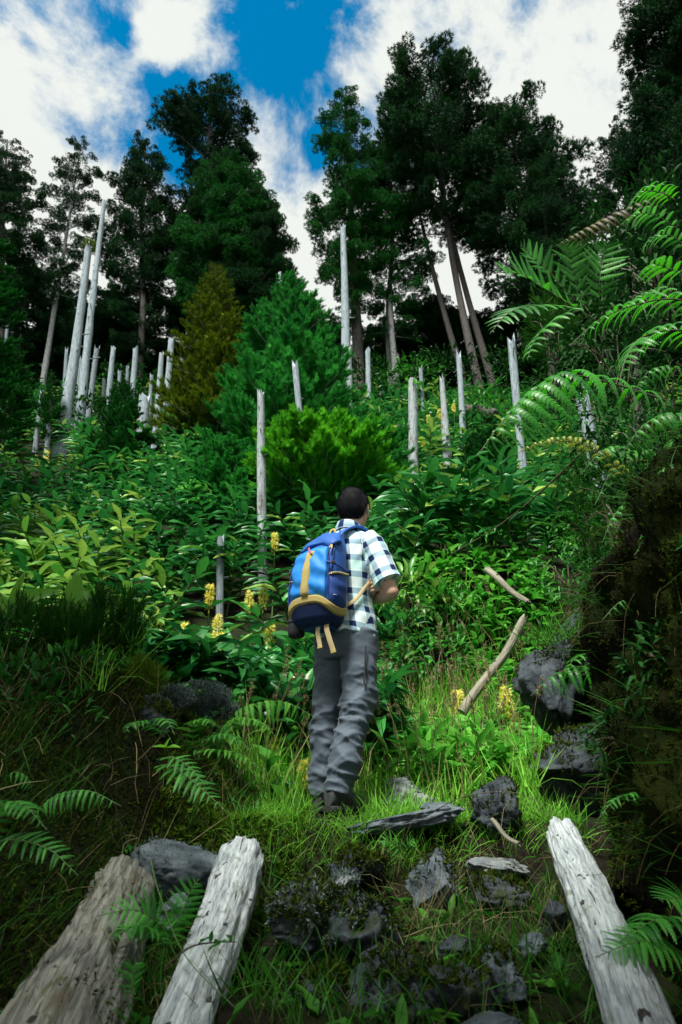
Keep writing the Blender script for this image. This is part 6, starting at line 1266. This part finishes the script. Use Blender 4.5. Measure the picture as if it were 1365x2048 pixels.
def ppanel(name, th0, th1, h0, h1, off, mat, nu=26, nv=30, bulge=0.0, wr=.0, seed=0, parent=None, edge=.004):
    """a padded patch laid on the pack; th0, th1 may depend on h and h0, h1 on th"""
    U, Vv = np.meshgrid(np.linspace(0, 1, nu), np.linspace(0, 1, nv)); fe = lambda k, x: k(x) if callable(k) else np.full_like(x, k)
    hh0 = fe(h0, U * 0 + (.5 * (fe(th0, U * 0 + .5) + fe(th1, U * 0 + .5))) if False else fe(th0, U * 0 + .5) * (1 - U) + fe(th1, U * 0 + .5) * U); hh1 = fe(h1, fe(th0, U * 0 + .5) * (1 - U) + fe(th1, U * 0 + .5) * U)
    h = hh0 + (hh1 - hh0) * Vv; t = fe(th0, h) * (1 - U) + fe(th1, h) * U; ed = np.minimum(np.minimum(U, 1 - U) * 12, np.minimum(Vv, 1 - Vv) * 12).clip(0, 1) ** .5
    of = -.004 + (off + .004) * ed + bulge * np.sin(np.pi * U) * np.sin(np.pi * Vv) ** .7; P = pks(t, h, of); q = P.reshape(-1, 3)
    if wr: q = q + nrm(q - (0, -.19, .0) * np.array(1) - np.stack([q[:, 0] * 0, q[:, 0] * 0, q[:, 2]], -1)) * (wr * (fbm(q * (16, 16, 9), 3, seed) + .7 * np.sin(q[:, 2] * 60 + q[:, 0] * 45 + 3 * vnoise(q * 9, seed))))[:, None]
    i = (np.arange(nv - 1)[:, None] * nu + np.arange(nu - 1)[None]).ravel(); g = G(); g.add(LW(q), np.stack([i, i + 1, i + nu + 1, i + nu], -1)); return g.build(name, M[mat], parent or pack, BPO)
g = G(); hs_ = np.concatenate([np.linspace(0, .1, 8), np.linspace(.13, .9, 26), np.linspace(.92, 1, 7)]); T_ = np.linspace(-np.pi, np.pi, 72, endpoint=False)
rings = []
for h in hs_:
    r_ = pks(T_, np.full(72, h)); r_ = r_ + nrm(r_ - np.array((pk(h)[0], pk(h)[1], .87 + PKH * h))) * (.0035 * fbm(r_ * (14, 14, 9), 3, 4) + .012 * sstep(.75, .9, h) * fbm(r_ * (22, 22, 10), 2, 7))[:, None]; rings.append(LW(r_))
loft(g, rings); g.build('main_bag', M['pack_blue'], pack, BPO)
wave = lambda t: .155 + .050 * np.cos(2.15 * (t - .05)) - .03 * np.clip(t, 0, 3) * .3
ppanel('base', -2.6, 2.6, .0, lambda t: wave(t) + .01, .004, 'pack_dark', 60, 14)
ppanel('front_panel', lambda h: -.85 + .1 * h, lambda h: .80 - .28 * sstep(.5, .85, h), lambda t: wave(t) + .07, .80, .010, 'pack_light', 36, 44, .009, .0062, 3)
ppanel('wavy_band', -2.4, 2.4, wave, lambda t: wave(t) + .088, .013, 'olive', 80, 8)
ppanel('centre_strip', -.055, .055, .255, .77, .026, 'olive', 6, 24)
for s_ in (1, -1):
    lo, hi = (.86, 2.05) if s_ > 0 else (-2.05, -.90)
    sp_ = ppanel('side_pocket', lo, hi, lambda t: wave(t) + .075, lambda t: .50 + .045 * np.abs(t) - .06, .009, 'pack_navy', 22, 20, .010, .003, 5 + s_)
    ppanel('pocket_trim', lo - .01, hi + .01, lambda t: .50 + .045 * np.abs(t) - .075, lambda t: .50 + .045 * np.abs(t) - .048, .017, 'tan', 22, 5, 0, 0, 0, sp_)
ppanel('hood', -1.5, 1.5, lambda t: .80 + .03 * np.cos(t * 5), .985, .016, 'pack_blue', 40, 18, .008, .006, 9)
for u0, u1, hh in ((.98, 1.06, .72),): ppanel('side_seam', u0, u1, .5, .86, .007, 'pack_navy', 6, 20)
ppanel('printed_mark', 1.12, 1.34, .262, .277, .022, 'print', 8, 4)
pk_out = lambda q_: nrm(np.array((q_[0], q_[1] + .19, .0)) + 1e-6)
P_ = (pack, BPO)
strap('zip_tape', [pks(-.12, .80, .020), pks(-.02, .755, .026), pks(.03, .70, .030)], .010, .006, (0, -1, .2), 'red', P_, 10)
strap('zip_cord', [pks(.72, .80, .012), pks(.78, .77, .020), pks(.80, .735, .022)], .006, .005, (.5, -.8, .2), 'tan', P_, 10)
strap('zip_cord', [pks(.72, .80, .012), pks(.70, .775, .022), pks(.66, .745, .024)], .006, .005, (.5, -.8, .2), 'tan', P_, 10)
for t_ in (-.86, .79):
    strap('piping', [pks(t_ - (.24 * float(sstep(.5, .85, h_)) if t_ > 0 else -.05), h_, .013) for h_ in (.27, .38, .5, .62, .72, .79)], .005, .005, (0, -1, 0), 'pack_navy', P_, 30)
for s_ in (1, -1):
    strap('compression_strap', [pks(.62 * s_, .60, .020), pks(1.0 * s_, .585, .018), pks(1.5 * s_, .57, .014), pks(2.0 * s_, .56, .010)], .012, .004, lambda q_: np.array((q_[0] + .02, q_[1] + .19, 0)), 'pack_navy', P_, 16)
    strap('buckle', [pks(.95 * s_, .588, .024), pks(1.15 * s_, .583, .024)], .020, .007, lambda q_: np.array((q_[0] + .02, q_[1] + .19, 0)), 'black_case', P_, 5)
strap('grab_loop', [(-.012, -.135, 1.400), (-.008, -.128, 1.432), (.012, -.122, 1.438), (.026, -.128, 1.402)], .012, .004, (0, -1, .3), 'olive', P_, 14)
for s_ in (1, -1):
    strap('shoulder_strap', [(.040 * s_, -.150, 1.355), (.062 * s_, -.118, 1.412), (.088 * s_ + .006, -.062, 1.452), (.100 * s_ + .008, .0, 1.462), (.108 * s_ + .006, .062, 1.430), (.112 * s_, .105, 1.35), (.115 * s_, .128, 1.25), (.118 * s_, .130, 1.17)], .052, .013, lambda q_: np.array((q_[0] * .8, q_[1] * 1.2, max(q_[2] - 1.33, 0) * 5 + .01)), 'pack_blue', P_, 40)
    strap('lower_strap', [(.118 * s_, .134, 1.18), (.146 * s_, .078, 1.165), (.160 * s_, .010, 1.145), (.155 * s_, -.045, 1.095), (.134 * s_, -.100, 1.025), (.100 * s_, -.150, .985)], .020, .004, lambda q_: np.array((q_[0], q_[1] * 1.6, .0)), 'tan', P_, 30)
strap('webbing_tail', [(.050, -.215, .905), (.056, -.245, .865), (.070, -.242, .81), (.088, -.225, .735)], .027, .004, (.2, -1, .1), 'tan', P_, 18)
strap('webbing_tail', [(.000, -.215, .90), (.002, -.245, .86), (.004, -.243, .82), (.012, -.236, .765)], .024, .004, (.2, -1, .1), 'tan', P_, 16)
strap('tail_end', [(.086, -.229, .745), (.089, -.227, .732)], .029, .010, (.2, -1, .1), 'olive', P_, 5)
strap('tail_end', [(.011, -.239, .772), (.0125, -.239, .762)], .027, .009, (.2, -1, .1), 'olive', P_, 5)
# things carried on it
th = thing('camera_pouch', 'black pouch hanging at the lower left of the backpack', 'pouch', LW((-.205, -.165, .86))); B = np.array(th.location); g = G(); rr_ = [ering((-.205, -.165, z), w, d, 28, 3.4) for z, w, d in ((.855, .030, .022), (.862, .040, .030), (.885, .044, .034), (.925, .044, .034), (.945, .042, .032))]; loft(g, [LW(q_) for q_ in rr_]); g.build('case', M['black_case'], th, B)
g = G(); loft(g, [LW(ering((-.205, -.166, z), w, d, 28, 3.4)) for z, w, d in ((.938, .047, .037), (.948, .048, .038), (.958, .040, .030))]); g.build('flap', M['black_case'], th, B)
strap('carry_loop', [(-.19, -.165, .955), (-.18, -.160, .99), (-.168, -.168, 1.03)], .014, .004, (-1, -.5, 0), 'black_case', (th, B), 10)
th = thing('water_bottle', 'pale water bottle in the left side pocket of the backpack', 'bottle', LW((-.178, -.19, 1.02))); B = np.array(th.location); g = G(); loft(g, [LW(ering((-.178, -.19, z), w, w, 24)) for z, w in ((1.02, .030), (1.025, .033), (1.15, .033), (1.175, .030), (1.19, .018))]); g.build('flask', M['bottle'], th, B)
g = G(); loft(g, [LW(ering((-.178, -.19, z), w, w, 20)) for z, w in ((1.188, .020), (1.19, .021), (1.212, .021), (1.216, .018))]); g.build('cap', M['print'], th, B)
